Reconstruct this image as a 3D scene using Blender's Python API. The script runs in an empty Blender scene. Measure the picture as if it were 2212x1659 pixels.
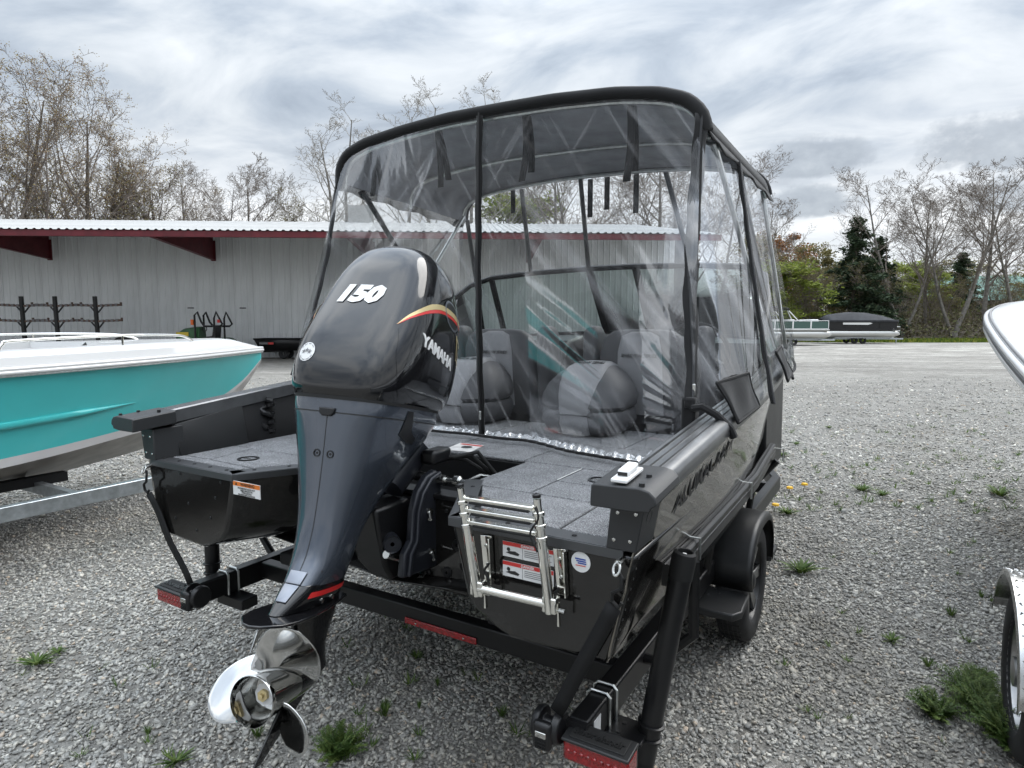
import bpy, bmesh, math, random
import numpy as np
from math import sin, cos, pi, radians as R, sqrt, atan2
from mathutils import Vector as V, Matrix, noise as mnoise
from mathutils.bvhtree import BVHTree
S = bpy.context.scene
COL = S.collection
random.seed(4); rng = np.random.default_rng(7)

# ---------------------------------------------------------------- camera, sky, sun, exposure
cd = bpy.data.cameras.new('camera'); cam = bpy.data.objects.new('camera', cd); COL.objects.link(cam)
cam.location = (1.708, -1.566, 1.66)
cam.rotation_euler = (R(90 - 5.361), 0, R(31.16))
cd.sensor_width = 36; cd.lens = 36 * 1380 / 2212; cd.clip_start = .05; cd.clip_end = 3000
S.camera = cam
S.view_settings.view_transform = 'Standard'; S.view_settings.look = 'None'
S.view_settings.exposure = 1.2; S.view_settings.gamma = 1.0
S.cycles.max_bounces = 5; S.cycles.transparent_max_bounces = 12; S.cycles.glossy_bounces = 4; S.cycles.diffuse_bounces = 2
S.cycles.use_adaptive_sampling = True; S.cycles.adaptive_threshold = .03
S.cycles.caustics_reflective = False; S.cycles.caustics_refractive = False
S.cycles.sample_clamp_indirect = 4

SUN_EL, SUN_AZ = 48, 25          # degrees above the horizon; degrees clockwise from +Y
sd = bpy.data.lights.new('sun', 'SUN'); so = bpy.data.objects.new('sun', sd); COL.objects.link(so)
sd.energy = .9; sd.angle = R(40); sd.color = (1, .96, .9)
so.rotation_euler = (R(90 - SUN_EL), 0, R(180 - SUN_AZ)); so.location = (0, 0, 30)

def N(nt, t, **k):
    n = nt.nodes.new(t)
    for a, b in k.items():
        if a == 'inp':
            for i, val in b.items(): n.inputs[i].default_value = val
        else: setattr(n, a, b)
    return n
def LK(nt, a, b): nt.links.new(a, b)
def MATH(nt, op, a, b=None, c=None, clamp=False):
    n = nt.nodes.new('ShaderNodeMath'); n.operation = op; n.use_clamp = clamp
    for i, q in enumerate((a, b, c)):
        if q is None: continue
        if isinstance(q, (int, float)): n.inputs[i].default_value = q
        else: nt.links.new(q, n.inputs[i])
    return n.outputs[0]
def RAMP(nt, fac, stops, mode='LINEAR'):
    n = nt.nodes.new('ShaderNodeValToRGB'); cr = n.color_ramp; cr.interpolation = mode
    while len(cr.elements) < len(stops): cr.elements.new(.5)
    for e, (p, c) in zip(cr.elements, stops):
        e.position = p; e.color = tuple(c) + (1,) if len(c) == 3 else c
    nt.links.new(fac, n.inputs[0]); return n.outputs[0]
def MIX(nt, fac, a, b, blend='MIX'):
    n = nt.nodes.new('ShaderNodeMix'); n.data_type = 'RGBA'; n.blend_type = blend
    for s, q in ((n.inputs[0], fac), (n.inputs[6], a), (n.inputs[7], b)):
        if isinstance(q, (int, float)): s.default_value = q
        elif isinstance(q, tuple): s.default_value = q + (1,) if len(q) == 3 else q
        else: nt.links.new(q, s)
    return n.outputs[2]
def NOISE(nt, vec, scale, detail=4, rough=.55, dist=0, out=0):
    n = nt.nodes.new('ShaderNodeTexNoise')
    n.inputs['Scale'].default_value = scale; n.inputs['Detail'].default_value = detail
    n.inputs['Roughness'].default_value = rough; n.inputs['Distortion'].default_value = dist
    if vec is not None: nt.links.new(vec, n.inputs['Vector'])
    return n.outputs[out]

def make_world():
    w = bpy.data.worlds.new('World'); S.world = w; w.use_nodes = True
    nt = w.node_tree; nt.nodes.clear()
    out = N(nt, 'ShaderNodeOutputWorld'); bg = N(nt, 'ShaderNodeBackground'); LK(nt, bg.outputs[0], out.inputs[0])
    sky = N(nt, 'ShaderNodeTexSky', sky_type='NISHITA', sun_disc=False, sun_elevation=R(SUN_EL), sun_rotation=R(SUN_AZ))
    tc = N(nt, 'ShaderNodeTexCoord'); sep = N(nt, 'ShaderNodeSeparateXYZ'); LK(nt, tc.outputs['Generated'], sep.inputs[0])
    x, y, z = sep.outputs
    zz = MATH(nt, 'ADD', MATH(nt, 'MAXIMUM', z, 0.0), .16)
    cmb = N(nt, 'ShaderNodeCombineXYZ')
    LK(nt, MATH(nt, 'DIVIDE', x, zz), cmb.inputs[0]); LK(nt, MATH(nt, 'DIVIDE', y, zz), cmb.inputs[1])
    mp = N(nt, 'ShaderNodeMapping', inp={2: (0, 0, R(-20)), 3: (.9, 1.3, 1)}); LK(nt, cmb.outputs[0], mp.inputs[0])
    n1 = NOISE(nt, mp.outputs[0], 1.9, 8, .55, .5)
    n2 = NOISE(nt, mp.outputs[0], .42, 3, .5, .2)
    s = MATH(nt, 'ADD', MATH(nt, 'MULTIPLY', n1, .72), MATH(nt, 'MULTIPLY', n2, .28))
    deck = RAMP(nt, s, [(.36, (.245, .285, .34)), (.45, (.36, .405, .46)), (.53, (.49, .525, .56)), (.62, (.60, .627, .652)), (.74, (.67, .69, .705))])
    # brighter gap along the horizon, as under a lifting overcast
    gap = MATH(nt, 'SUBTRACT', 1.0, MATH(nt, 'MULTIPLY', MATH(nt, 'ABSOLUTE', MATH(nt, 'SUBTRACT', z, .13)), 6.0), clamp=True)
    n3 = NOISE(nt, mp.outputs[0], .8, 4, .5)
    gapn = MATH(nt, 'MULTIPLY', gap, MATH(nt, 'MULTIPLY_ADD', n3, 2.6, -.60, clamp=True), clamp=True)
    col = MIX(nt, MATH(nt, 'MULTIPLY', gapn, .8), deck, (.93, .94, .95))
    # separate grey cumulus: azimuth / elevation blobs with ragged edges
    az = MATH(nt, 'ARCTAN2', x, y); el = MATH(nt, 'ARCSINE', z)
    c2 = N(nt, 'ShaderNodeCombineXYZ'); LK(nt, az, c2.inputs[0]); LK(nt, MATH(nt, 'MULTIPLY', el, 1.3), c2.inputs[1])
    edge = NOISE(nt, c2.outputs[0], 9, 6, .62)
    puffs = NOISE(nt, c2.outputs[0], 26, 4, .6)
    lo = None
    # (azimuth, elevation, half width, half height) in radians
    for a0, e0, wa, we in CUMULUS:
        da = MATH(nt, 'DIVIDE', MATH(nt, 'SUBTRACT', az, a0), wa)
        de0 = MATH(nt, 'DIVIDE', MATH(nt, 'SUBTRACT', el, e0), we)
        de = MATH(nt, 'MAXIMUM', de0, MATH(nt, 'MULTIPLY', de0, -2.4))
        d = MATH(nt, 'SUBTRACT', 1.0, MATH(nt, 'ADD', MATH(nt, 'MULTIPLY', da, da), MATH(nt, 'MULTIPLY', de, de)))
        lo = d if lo is None else MATH(nt, 'MAXIMUM', lo, d)
    f = MATH(nt, 'ADD', lo, MATH(nt, 'MULTIPLY', MATH(nt, 'SUBTRACT', edge, .5), 2.6))
    f = MATH(nt, 'ADD', f, MATH(nt, 'MULTIPLY', MATH(nt, 'SUBTRACT', puffs, .5), 1.5))
    m = N(nt, 'ShaderNodeMapRange', interpolation_type='SMOOTHSTEP', inp={1: -.12, 2: .75}); LK(nt, f, m.inputs[0])
    inner = RAMP(nt, MATH(nt, 'MULTIPLY_ADD', puffs, .8, MATH(nt, 'MULTIPLY', f, .12)), [(.3, (.27, .30, .34)), (.6, (.36, .395, .435)), (.85, (.46, .49, .52))])
    col = MIX(nt, MATH(nt, 'MULTIPLY', m.outputs[0], .88), col, inner)
    blue = MIX(nt, 1.0, sky.outputs[0], (.09, .09, .09), 'MULTIPLY')
    col = MIX(nt, .93, blue, col)
    # below the horizon: dull ground tone
    low = N(nt, 'ShaderNodeMapRange', inp={1: -.03, 2: 0.0}); LK(nt, z, low.inputs[0])
    col = MIX(nt, low.outputs[0], (.12, .12, .11), col)
    # zenith brightened well past a standard overcast, to lift the light on the ground
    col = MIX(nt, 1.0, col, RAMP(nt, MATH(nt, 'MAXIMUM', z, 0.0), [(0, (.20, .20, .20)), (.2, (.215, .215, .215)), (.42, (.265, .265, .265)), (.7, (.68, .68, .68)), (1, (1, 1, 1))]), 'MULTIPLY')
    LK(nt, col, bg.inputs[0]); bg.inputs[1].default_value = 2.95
CUMULUS = [(-.109, .215, .078, .040), (-.113, .158, .075, .034), (.10, .205, .10, .055), (.15, .145, .11, .04),
           (.75, .2, .13, .05), (1.5, .26, .16, .05), (2.3, .2, .12, .05), (-2.6, .24, .15, .05), (-1.9, .2, .12, .04)]
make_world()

# ---------------------------------------------------------------- tags and mesh builder
def tag(o, label=None, cat=None, group=None, kind=None):
    for k, v in (('label', label), ('category', cat), ('group', group), ('kind', kind)):
        if v: o[k] = v
    return o
def thing(name, loc=(0, 0, 0), rot=(0, 0, 0), label=None, cat=None, group=None):
    o = bpy.data.objects.new(name, None); COL.objects.link(o); o.location = loc; o.rotation_euler = rot
    o.empty_display_size = .1
    return tag(o, label, cat, group)
def link(name, me, mat=None, parent=None, loc=None, rot=None):
    o = bpy.data.objects.new(name, me); COL.objects.link(o)
    if mat and not me.materials: me.materials.append(MT[mat] if isinstance(mat, str) else mat)
    if parent: o.parent = parent
    if loc: o.location = loc
    if rot: o.rotation_euler = rot
    return o
def copy_tree(o, parent=None):
    c = o.copy(); COL.objects.link(c)
    c.parent = parent
    for ch in list(o.children): copy_tree(ch, c)
    return c
class MB:
    def __init__(s): s.v = []; s.f = []
    def add(s, vs, fs):
        b = len(s.v); s.v += [tuple(q) for q in vs]; s.f += [tuple(i + b for i in q) for q in fs]; return s
    def box(s, x0, x1, y0, y1, z0, z1):
        return s.add([(x, y, z) for x in (x0, x1) for y in (y0, y1) for z in (z0, z1)],
                     [(0, 1, 3, 2), (4, 6, 7, 5), (0, 4, 5, 1), (2, 3, 7, 6), (0, 2, 6, 4), (1, 5, 7, 3)])
    def bar(s, a, b, w, h, up=(0, 0, 1)):
        a = V(a); b = V(b); d = (b - a).normalized(); u = V(up); r = d.cross(u).normalized(); u = r.cross(d)
        vs = [p + r * (i * w / 2) + u * (j * h / 2) for p in (a, b) for i in (-1, 1) for j in (-1, 1)]
        return s.add(vs, [(0, 1, 3, 2), (4, 6, 7, 5), (0, 4, 5, 1), (2, 3, 7, 6), (0, 2, 6, 4), (1, 5, 7, 3)])
    def rings(s, rs, cap=True, closed=True, loop=False):
        n = len(rs[0]); b = len(s.v)
        for r in rs: s.v += [tuple(q) for q in r]
        m = len(rs)
        for i in range(m if loop else m - 1):
            for j in range(n if closed else n - 1):
                k = (j + 1) % n; i2 = (i + 1) % m
                s.f.append((b + i * n + j, b + i * n + k, b + i2 * n + k, b + i2 * n + j))
        if cap and closed and not loop:
            s.f.append(tuple(b + j for j in range(n - 1, -1, -1))); s.f.append(tuple(b + (m - 1) * n + j for j in range(n)))
        return s
    def cyl(s, a, b, r0, r1=None, n=14, cap=True):
        return s.tube([a, b], [r0, r0 if r1 is None else r1], n, cap)
    def tube(s, pts, r, n=8, cap=True, loop=False):
        pts = [V(p) for p in pts]; m = len(pts)
        rs = r if isinstance(r, (list, tuple)) else [r] * m
        out = []; prev = None
        for i, p in enumerate(pts):
            if loop: d = (pts[(i + 1) % m] - pts[i - 1])
            else: d = pts[min(i + 1, m - 1)] - pts[max(i - 1, 0)]
            if d.length < 1e-9: d = V((0, 0, 1))
            d.normalize()
            if prev is None: prev = d.orthogonal().normalized()
            u = (prev - d * prev.dot(d))
            if u.length < 1e-6: u = d.orthogonal()
            u.normalize(); w = d.cross(u); prev = u
            out.append([p + (u * cos(2 * pi * k / n) + w * sin(2 * pi * k / n)) * rs[i] for k in range(n)])
        return s.rings(out, cap=cap, loop=loop)
    def prism(s, poly, vec):
        n = len(poly); vec = V(vec); a = [V(p) for p in poly]; b = [p + vec for p in a]
        return s.add(a + b, [tuple(range(n - 1, -1, -1)), tuple(range(n, 2 * n))] + [(i, (i + 1) % n, n + (i + 1) % n, n + i) for i in range(n)])
    def lathe(s, prof, org=(0, 0, 0), axis=(0, 0, 1), n=24, cap=False):
        d = V(axis).normalized(); u = d.orthogonal().normalized(); w = d.cross(u); o = V(org)
        return s.rings([[o + d * h + (u * cos(2 * pi * k / n) + w * sin(2 * pi * k / n)) * r for k in range(n)] for r, h in prof], cap=cap)
    def grid(s, rows): return s.rings(rows, cap=False, closed=False)
    def dome(s, c, nrm, r, h=None, n=8):
        h = r * .5 if h is None else h
        return s.lathe([(r, 0), (r * .8, h * .7), (.0005, h)], c, nrm, n)
    def mesh(s, name, smooth=35, fix=True):
        me = bpy.data.meshes.new(name); me.from_pydata(s.v, [], s.f)
        if fix:
            bm = bmesh.new(); bm.from_mesh(me); bmesh.ops.recalc_face_normals(bm, faces=bm.faces); bm.to_mesh(me); bm.free()
        if smooth:
            me.polygons.foreach_set('use_smooth', [True] * len(me.polygons)); me.set_sharp_from_angle(angle=R(smooth))
        me.update(); return me
    def build(s, name, mat, parent=None, smooth=35, bevel=0, sub=0, thick=0, loc=None, rot=None, fix=True, label=None, segs=2):
        o = link(name, s.mesh(name, smooth, fix), mat, parent, loc, rot)
        if thick: q = o.modifiers.new('t', 'SOLIDIFY'); q.thickness = thick; q.offset = 0
        if bevel: q = o.modifiers.new('b', 'BEVEL'); q.width = bevel; q.segments = segs; q.limit_method = 'ANGLE'; q.angle_limit = R(40); q.harden_normals = False
        if sub: q = o.modifiers.new('s', 'SUBSURF'); q.levels = sub; q.render_levels = sub
        if label: o['label'] = label
        return o
def superell(cx, cy, z, a, b, n=2.6, k=40, tilt=0):
    r = []
    for i in range(k):
        t = 2 * pi * i / k; c, s_ = cos(t), sin(t)
        r.append((cx + a * math.copysign(abs(c) ** (2 / n), c), cy + b * math.copysign(abs(s_) ** (2 / n), s_), z))
    return r
def lerp_table(tab, t):
    if t <= tab[0][0]: return tab[0][1:]
    for p, q in zip(tab, tab[1:]):
        if t <= q[0]:
            k = (t - p[0]) / (q[0] - p[0]); return tuple(a + (b - a) * k for a, b in zip(p[1:], q[1:]))
    return tab[-1][1:]
def smooth_table(tab, n):
    """Catmull-Rom resampling of a table of tuples"""
    T = [np.array(t, float) for t in tab]; out = []
    segs = len(T) - 1
    for i in range(n):
        u = i / (n - 1) * segs; k = min(int(u), segs - 1); f = u - k
        p0, p1, p2, p3 = T[max(k - 1, 0)], T[k], T[k + 1], T[min(k + 2, segs)]
        out.append(.5 * (2 * p1 + (p2 - p0) * f + (2 * p0 - 5 * p1 + 4 * p2 - p3) * f * f + (3 * p1 - p0 - 3 * p2 + p3) * f ** 3))
    return out
def text_mesh(body, size, shear=0, bold=0, ext=.001, align='CENTER', space=1, res=2):
    c = bpy.data.curves.new('txt', 'FONT'); c.body = body; c.size = size; c.shear = shear; c.offset = bold
    c.extrude = ext; c.align_x = align; c.align_y = 'CENTER'; c.space_character = space; c.resolution_u = res
    o = bpy.data.objects.new('txt', c); COL.objects.link(o)
    dg = bpy.context.evaluated_depsgraph_get(); dg.update()
    me = bpy.data.meshes.new_from_object(o.evaluated_get(dg))
    bpy.data.objects.remove(o); bpy.data.curves.remove(c); me.materials.clear()
    return me
def put_text(name, body, size, mat, parent, org, xdir, ydir, sx=1, **k):
    me = text_mesh(body, size, **k); xd = V(xdir).normalized(); yd = V(ydir); yd = (yd - xd * yd.dot(xd)).normalized(); zd = xd.cross(yd); o = V(org)
    for v in me.vertices: v.co = o + xd * (v.co.x * sx) + yd * v.co.y + zd * v.co.z
    me.update(); me.name = name
    return link(name, me, mat, parent)
def drape(o, bvh, d, off=.0015, sub=0):
    """lay a flat mesh onto a curved skin along direction d (all in the same local space)"""
    me = o.data; d = V(d).normalized()
    if sub:
        bm = bmesh.new(); bm.from_mesh(me); bmesh.ops.triangulate(bm, faces=bm.faces)
        for _ in range(sub): bmesh.ops.subdivide_edges(bm, edges=[e for e in bm.edges if e.calc_length() > .02], cuts=1, use_grid_fill=False)
        bmesh.ops.triangulate(bm, faces=bm.faces); bm.to_mesh(me); bm.free()
    zs = [v.co.dot(-d) for v in me.vertices]; z0 = min(zs); miss = []
    if max(zs) - z0 > .02: zs = [z0] * len(zs)
    for v, zz in zip(me.vertices, zs):
        h = bvh.ray_cast(v.co - d * 2, d)
        if h[0] is not None: v.co = h[0] - d * (off + (zz - z0))
        else: miss.append(v.index)
    if miss:
        bm = bmesh.new(); bm.from_mesh(me); bm.verts.ensure_lookup_table(); bmesh.ops.delete(bm, geom=[bm.verts[i] for i in miss], context='VERTS'); bm.to_mesh(me); bm.free()
    me.update(); return o
def bvh_of(me): return BVHTree.FromPolygons([v.co[:] for v in me.vertices], [p.vertices[:] for p in me.polygons])
def quads_mesh(name, P, mat=None, attr=None, smooth=False):
    """P: (n,k,3) polygons, k verts each; attr: (n,) random value stored on faces"""
    n, k, _ = P.shape
    me = bpy.data.meshes.new(name); me.vertices.add(n * k); me.vertices.foreach_set('co', P.astype(np.float32).ravel())
    me.loops.add(n * k); me.loops.foreach_set('vertex_index', np.arange(n * k, dtype=np.int32))
    me.polygons.add(n); me.polygons.foreach_set('loop_start', np.arange(0, n * k, k, dtype=np.int32))
    me.polygons.foreach_set('loop_total', np.full(n, k, dtype=np.int32))
    if attr is not None:
        a = me.attributes.new('rnd', 'FLOAT', 'FACE'); a.data.foreach_set('value', attr.astype(np.float32))
    me.update(calc_edges=True)
    if mat: me.materials.append(MT[mat])
    return me
# ---------------------------------------------------------------- materials
MT = {}
def pmat(name, col, rough=.5, metal=0, spec=.5, coat=0, coatr=.05, var=0, vscale=20, bump=0, bscale=60, bdist=.01, rvar=0, sheen=0, coord='Object', stretch=None, col2=None, detail=4):
    m = bpy.data.materials.new(name); m.use_nodes = True; nt = m.node_tree; b = nt.nodes['Principled BSDF']
    b.inputs['Base Color'].default_value = tuple(col) + (1,); b.inputs['Roughness'].default_value = rough
    b.inputs['Metallic'].default_value = metal; b.inputs['Specular IOR Level'].default_value = spec
    b.inputs['Coat Weight'].default_value = coat; b.inputs['Coat Roughness'].default_value = coatr
    b.inputs['Sheen Weight'].default_value = sheen
    vec = None
    if var or bump or rvar:
        tc = N(nt, 'ShaderNodeTexCoord'); vec = tc.outputs[coord]
        if stretch: mp = N(nt, 'ShaderNodeMapping', inp={3: stretch}); LK(nt, vec, mp.inputs[0]); vec = mp.outputs[0]
    if var:
        n = NOISE(nt, vec, vscale, detail, .6)
        c2 = col2 if col2 else tuple(min(1, c * (1 + var)) for c in col); c1 = tuple(c * (1 - var) for c in col) if not col2 else col
        LK(nt, RAMP(nt, n, [(.32, c1), (.68, c2)]), b.inputs['Base Color'])
    if rvar:
        n = NOISE(nt, vec, vscale * .6 if var else 8, 4, .6)
        LK(nt, MATH(nt, 'MULTIPLY_ADD', n, rvar * 2, rough - rvar, clamp=True), b.inputs['Roughness'])
    if bump:
        n = NOISE(nt, vec, bscale, 4, .6); bp = N(nt, 'ShaderNodeBump', inp={0: bump, 1: bdist}); LK(nt, n, bp.inputs['Height']); LK(nt, bp.outputs[0], b.inputs['Normal'])
        if coat: LK(nt, bp.outputs[0], b.inputs['Coat Normal'])
    MT[name] = m; return m
pmat('hull_black', (.008, .0075, .007), .14, 0, .35, .6, .04, bump=.12, bscale=5.5, bdist=.012, rvar=.05)
pmat('hull_side_black', (.26, .245, .22), .10, 1, .5, .3, .03, bump=.06, bscale=3.5, bdist=.012)
pmat('powder_black', (.0075, .0075, .008), .34, 0, .35, 0, bump=.14, bscale=420, bdist=.001, rvar=.06)
pmat('satin_charcoal', (.016, .0165, .0172), .42, 0, .45, bump=.2, bscale=500, bdist=.0008, rvar=.05)
pmat('cap_charcoal', (.026, .027, .0285), .45, 0, .45, bump=.25, bscale=600, bdist=.0008)
pmat('trim_grey', (.085, .088, .092), .42, .6, .5, bump=.15, bscale=500, bdist=.0008)
pmat('gunwale_alu', (.19, .193, .197), .30, .8, .5, rvar=.06, var=.15, vscale=9)
pmat('well_black', (.008, .008, .0085), .6, 0, .22, bump=.1, bscale=30, bdist=.004)
pmat('plastic_black', (.009, .009, .0098), .32, 0, .4, rvar=.08)
pmat('rubber_black', (.012, .012, .012), .62, 0, .3)
pmat('tyre_rubber', (.020, .020, .021), .68, 0, .35, var=.3, vscale=14, bump=.3, bscale=90, bdist=.002)
pmat('canvas_black', (.012, .012, .0125), .85, 0, .2, sheen=.15, bump=.4, bscale=900, bdist=.0006, var=.2, vscale=6)
pmat('cover_dark', (.045, .047, .052), .8, 0, .2, var=.2, vscale=2)
pmat('canvas_grey', (.34, .35, .38), .8, 0, .2, bump=.3, bscale=500, bdist=.0006, var=.2, vscale=6)
pmat('webbing', (.009, .009, .0095), .7, 0, .3, bump=.6, bscale=260, bdist=.001)
pmat('chrome', (.80, .79, .74), .07, 1, .5, rvar=.03)
pmat('steel', (.55, .55, .53), .25, 1, .5, rvar=.08)
pmat('rim_machined', (.33, .33, .33), .3, 1, .5)
pmat('prop_steel', (.55, .55, .54), .085, 1, .5, rvar=.03)
pmat('zinc', (.62, .64, .63), .32, 1, .5, var=.15, vscale=40)
pmat('galvanised', (.44, .47, .49), .42, .85, .5, var=.22, vscale=16, rvar=.12)
pmat('engine_black', (.007, .007, .008), .12, 0, .25, .85, .012)
pmat('engine_grey', (.066, .078, .100), .25, .55, .5, .9, .04)
pmat('engine_silver', (.22, .235, .27), .33, .6, .5, .5, .05)
pmat('engine_bracket', (.020, .022, .028), .36, .2, .5, bump=.08, bscale=60, bdist=.002)
pmat('decal_white', (.72, .72, .71), .35)
pmat('decal_black', (.012, .012, .012), .4)
pmat('decal_red', (.55, .035, .03), .35)
pmat('decal_orange', (.68, .19, .03), .4)
pmat('decal_gold', (.62, .50, .26), .32, .3)
pmat('decal_blue', (.02, .06, .30), .4)
pmat('text_grey', (.16, .16, .165), .5)
pmat('red_lens', (.22, .006, .008), .12, 0, .5, .6, .03, var=.5, vscale=90, bump=.5, bscale=130, bdist=.003)
pmat('stripe_red', (.62, .02, .02), .3, 0, .5, .5)
pmat('teal_gel', (.055, .46, .465), .30, 0, .45, .2, .16, var=.06, vscale=1.2)
pmat('white_gel', (.62, .62, .615), .2, 0, .5, .3, .05, bump=.03, bscale=8)
pmat('nonskid', (.44, .44, .44), .6, bump=.2, bscale=90, bdist=.003)
pmat('grey_gel', (.55, .54, .545), .2, 0, .5, .3)
pmat('dark_gel', (.30, .285, .27), .35, 0, .5, .2, var=.3, vscale=5)
pmat('seat_grey', (.27, .27, .28), .6, 0, .35, bump=.25, bscale=300, bdist=.001)
pmat('seat_dark', (.085, .085, .09), .55, 0, .35, bump=.25, bscale=300, bdist=.001)
pmat('red_steel', (.115, .014, .020), .5, 0, .4, var=.25, vscale=2.5, rvar=.1)
pmat('tractor_green', (.016, .085, .022), .4, 0, .5, var=.3, vscale=6)
pmat('tractor_yellow', (.55, .40, .03), .45)
pmat('amber', (.7, .14, .02), .3)
pmat('pontoon_alu', (.52, .52, .50), .36, .8, .5, rvar=.1)
pmat('rust_brown', (.10, .06, .045), .8)
pmat('plastic_white', (.75, .75, .74), .3)
pmat('fence_green', (.05, .10, .085), .5)
pmat('bark', (.14, .12, .10), .9, 0, .2, var=.35, vscale=3, bump=.5, bscale=8, bdist=.05)
pmat('bark_grey', (.17, .158, .142), .9, 0, .2, var=.35, vscale=3, bump=.5, bscale=8, bdist=.05)
pmat('twig', (.20, .172, .15), .9, 0, .2)
pmat('twig_pale', (.36, .34, .31), .9, 0, .2)
pmat('metal_shed', (.76, .78, .79), .45, .1, .4, var=.15, vscale=.9, rvar=.08, stretch=(1, 1, .2))
pmat('roof_pale', (.37, .37, .36), .42, .2, .5, var=.14, vscale=1.4, stretch=(1, .15, 1))
pmat('shed_under', (.15, .15, .155), .6)
pmat('green_roof', (.10, .21, .18), .6, 0, .3, var=.4, vscale=3)
pmat('brown_wall', (.10, .085, .07), .8, var=.2, vscale=2)
pmat('paper_card', (.62, .60, .58), .6, var=.2, vscale=18)
pmat('diamond_alu', (.62, .62, .61), .24, 1, .5, rvar=.06)
pmat('dandelion', (.75, .42, .02), .6)

def carpet():
    m = bpy.data.materials.new('carpet'); m.use_nodes = True; nt = m.node_tree; b = nt.nodes['Principled BSDF']
    tc = N(nt, 'ShaderNodeTexCoord'); v = tc.outputs['Object']
    a = NOISE(nt, v, 260, 3, .8); c = NOISE(nt, v, 11, 3, .6)
    s = MATH(nt, 'ADD', MATH(nt, 'MULTIPLY', a, .88), MATH(nt, 'MULTIPLY', c, .12))
    LK(nt, RAMP(nt, s, [(.36, (.055, .056, .06)), (.5, (.185, .188, .195)), (.64, (.46, .465, .475))]), b.inputs['Base Color'])
    b.inputs['Roughness'].default_value = .95; b.inputs['Specular IOR Level'].default_value = .15
    bp = N(nt, 'ShaderNodeBump', inp={0: .9, 1: .004}); LK(nt, a, bp.inputs['Height']); LK(nt, bp.outputs[0], b.inputs['Normal'])
    MT['carpet'] = m
carpet()
def clear(name, tint, gl=.06, haze=.05, bsc=14, bst=.35, gain=1.7, stretch=(1, 1, .35), crease_glint=None):
    """thin clear sheet: lets light straight through, mirrors the sky on its creases, slightly hazy"""
    m = bpy.data.materials.new(name); m.use_nodes = True; nt = m.node_tree; nt.nodes.clear()
    out = N(nt, 'ShaderNodeOutputMaterial'); tc = N(nt, 'ShaderNodeTexCoord')
    mp = N(nt, 'ShaderNodeMapping', inp={3: stretch}); LK(nt, tc.outputs['Object'], mp.inputs[0])
    n = NOISE(nt, mp.outputs[0], bsc, 3, .5, .6); bp = N(nt, 'ShaderNodeBump', inp={0: bst, 1: .01}); LK(nt, n, bp.inputs['Height'])
    tr = N(nt, 'ShaderNodeBsdfTransparent', inp={0: tint + (1,)})
    g = N(nt, 'ShaderNodeBsdfGlossy', inp={0: (.95, .95, .96, 1), 1: gl}); LK(nt, bp.outputs[0], g.inputs['Normal'])
    fr = N(nt, 'ShaderNodeFresnel', inp={0: 1.5}); LK(nt, bp.outputs[0], fr.inputs['Normal'])
    df = N(nt, 'ShaderNodeBsdfTranslucent', inp={0: (.8, .8, .82, 1)})
    d2 = N(nt, 'ShaderNodeBsdfDiffuse', inp={0: (.8, .8, .82, 1)})
    h0 = N(nt, 'ShaderNodeMixShader', inp={0: .5}); LK(nt, df.outputs[0], h0.inputs[1]); LK(nt, d2.outputs[0], h0.inputs[2])
    h = N(nt, 'ShaderNodeMixShader', inp={0: haze}); LK(nt, tr.outputs[0], h.inputs[1])
    if crease_glint:      # pale streaks: stress whitening, with the white glints of folds painted in
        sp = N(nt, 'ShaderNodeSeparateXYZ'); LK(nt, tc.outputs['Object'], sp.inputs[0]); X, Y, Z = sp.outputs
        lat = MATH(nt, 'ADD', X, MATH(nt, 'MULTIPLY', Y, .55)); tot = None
        for (cx, cz, k1, k2, sc, lo, hi, amt) in crease_glint:
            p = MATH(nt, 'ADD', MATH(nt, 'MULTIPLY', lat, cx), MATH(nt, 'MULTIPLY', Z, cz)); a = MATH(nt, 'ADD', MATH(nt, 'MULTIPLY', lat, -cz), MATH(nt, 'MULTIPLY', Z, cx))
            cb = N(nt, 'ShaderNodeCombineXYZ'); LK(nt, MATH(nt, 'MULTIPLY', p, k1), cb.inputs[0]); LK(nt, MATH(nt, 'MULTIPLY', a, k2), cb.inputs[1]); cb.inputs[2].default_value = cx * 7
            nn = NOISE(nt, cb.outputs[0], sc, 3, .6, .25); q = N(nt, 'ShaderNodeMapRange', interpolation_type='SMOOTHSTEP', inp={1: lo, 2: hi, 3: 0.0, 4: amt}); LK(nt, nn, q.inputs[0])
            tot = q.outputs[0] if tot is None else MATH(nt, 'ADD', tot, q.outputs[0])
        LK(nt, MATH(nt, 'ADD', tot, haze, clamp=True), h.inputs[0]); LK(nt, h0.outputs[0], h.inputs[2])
    mx = N(nt, 'ShaderNodeMixShader'); LK(nt, MATH(nt, 'MULTIPLY', fr.outputs[0], gain, clamp=True), mx.inputs[0])
    LK(nt, h.outputs[0], mx.inputs[1]); LK(nt, g.outputs[0], mx.inputs[2]); LK(nt, mx.outputs[0], out.inputs[0])
    MT[name] = m
clear('vinyl_clear', (.94, .95, .955), .10, .015, 14, .10, .26, crease_glint=[(.80, .60, 9, .55, 1.0, .54, .75, .30), (.86, .50, 26, 1.1, 1.0, .55, .74, .22), (-.80, .60, 12, .7, 1.0, .60, .78, .24)])
clear('vinyl_bunched', (.84, .86, .87), .14, .05, 30, .8, .55, (1, 1, 1))
clear('windshield_tint', (.66, .76, .735), .02, .05, 3, .02, 1.3)
clear('glass_dark', (.12, .13, .13), .02, .02, 3, .02, 1.5)

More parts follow.
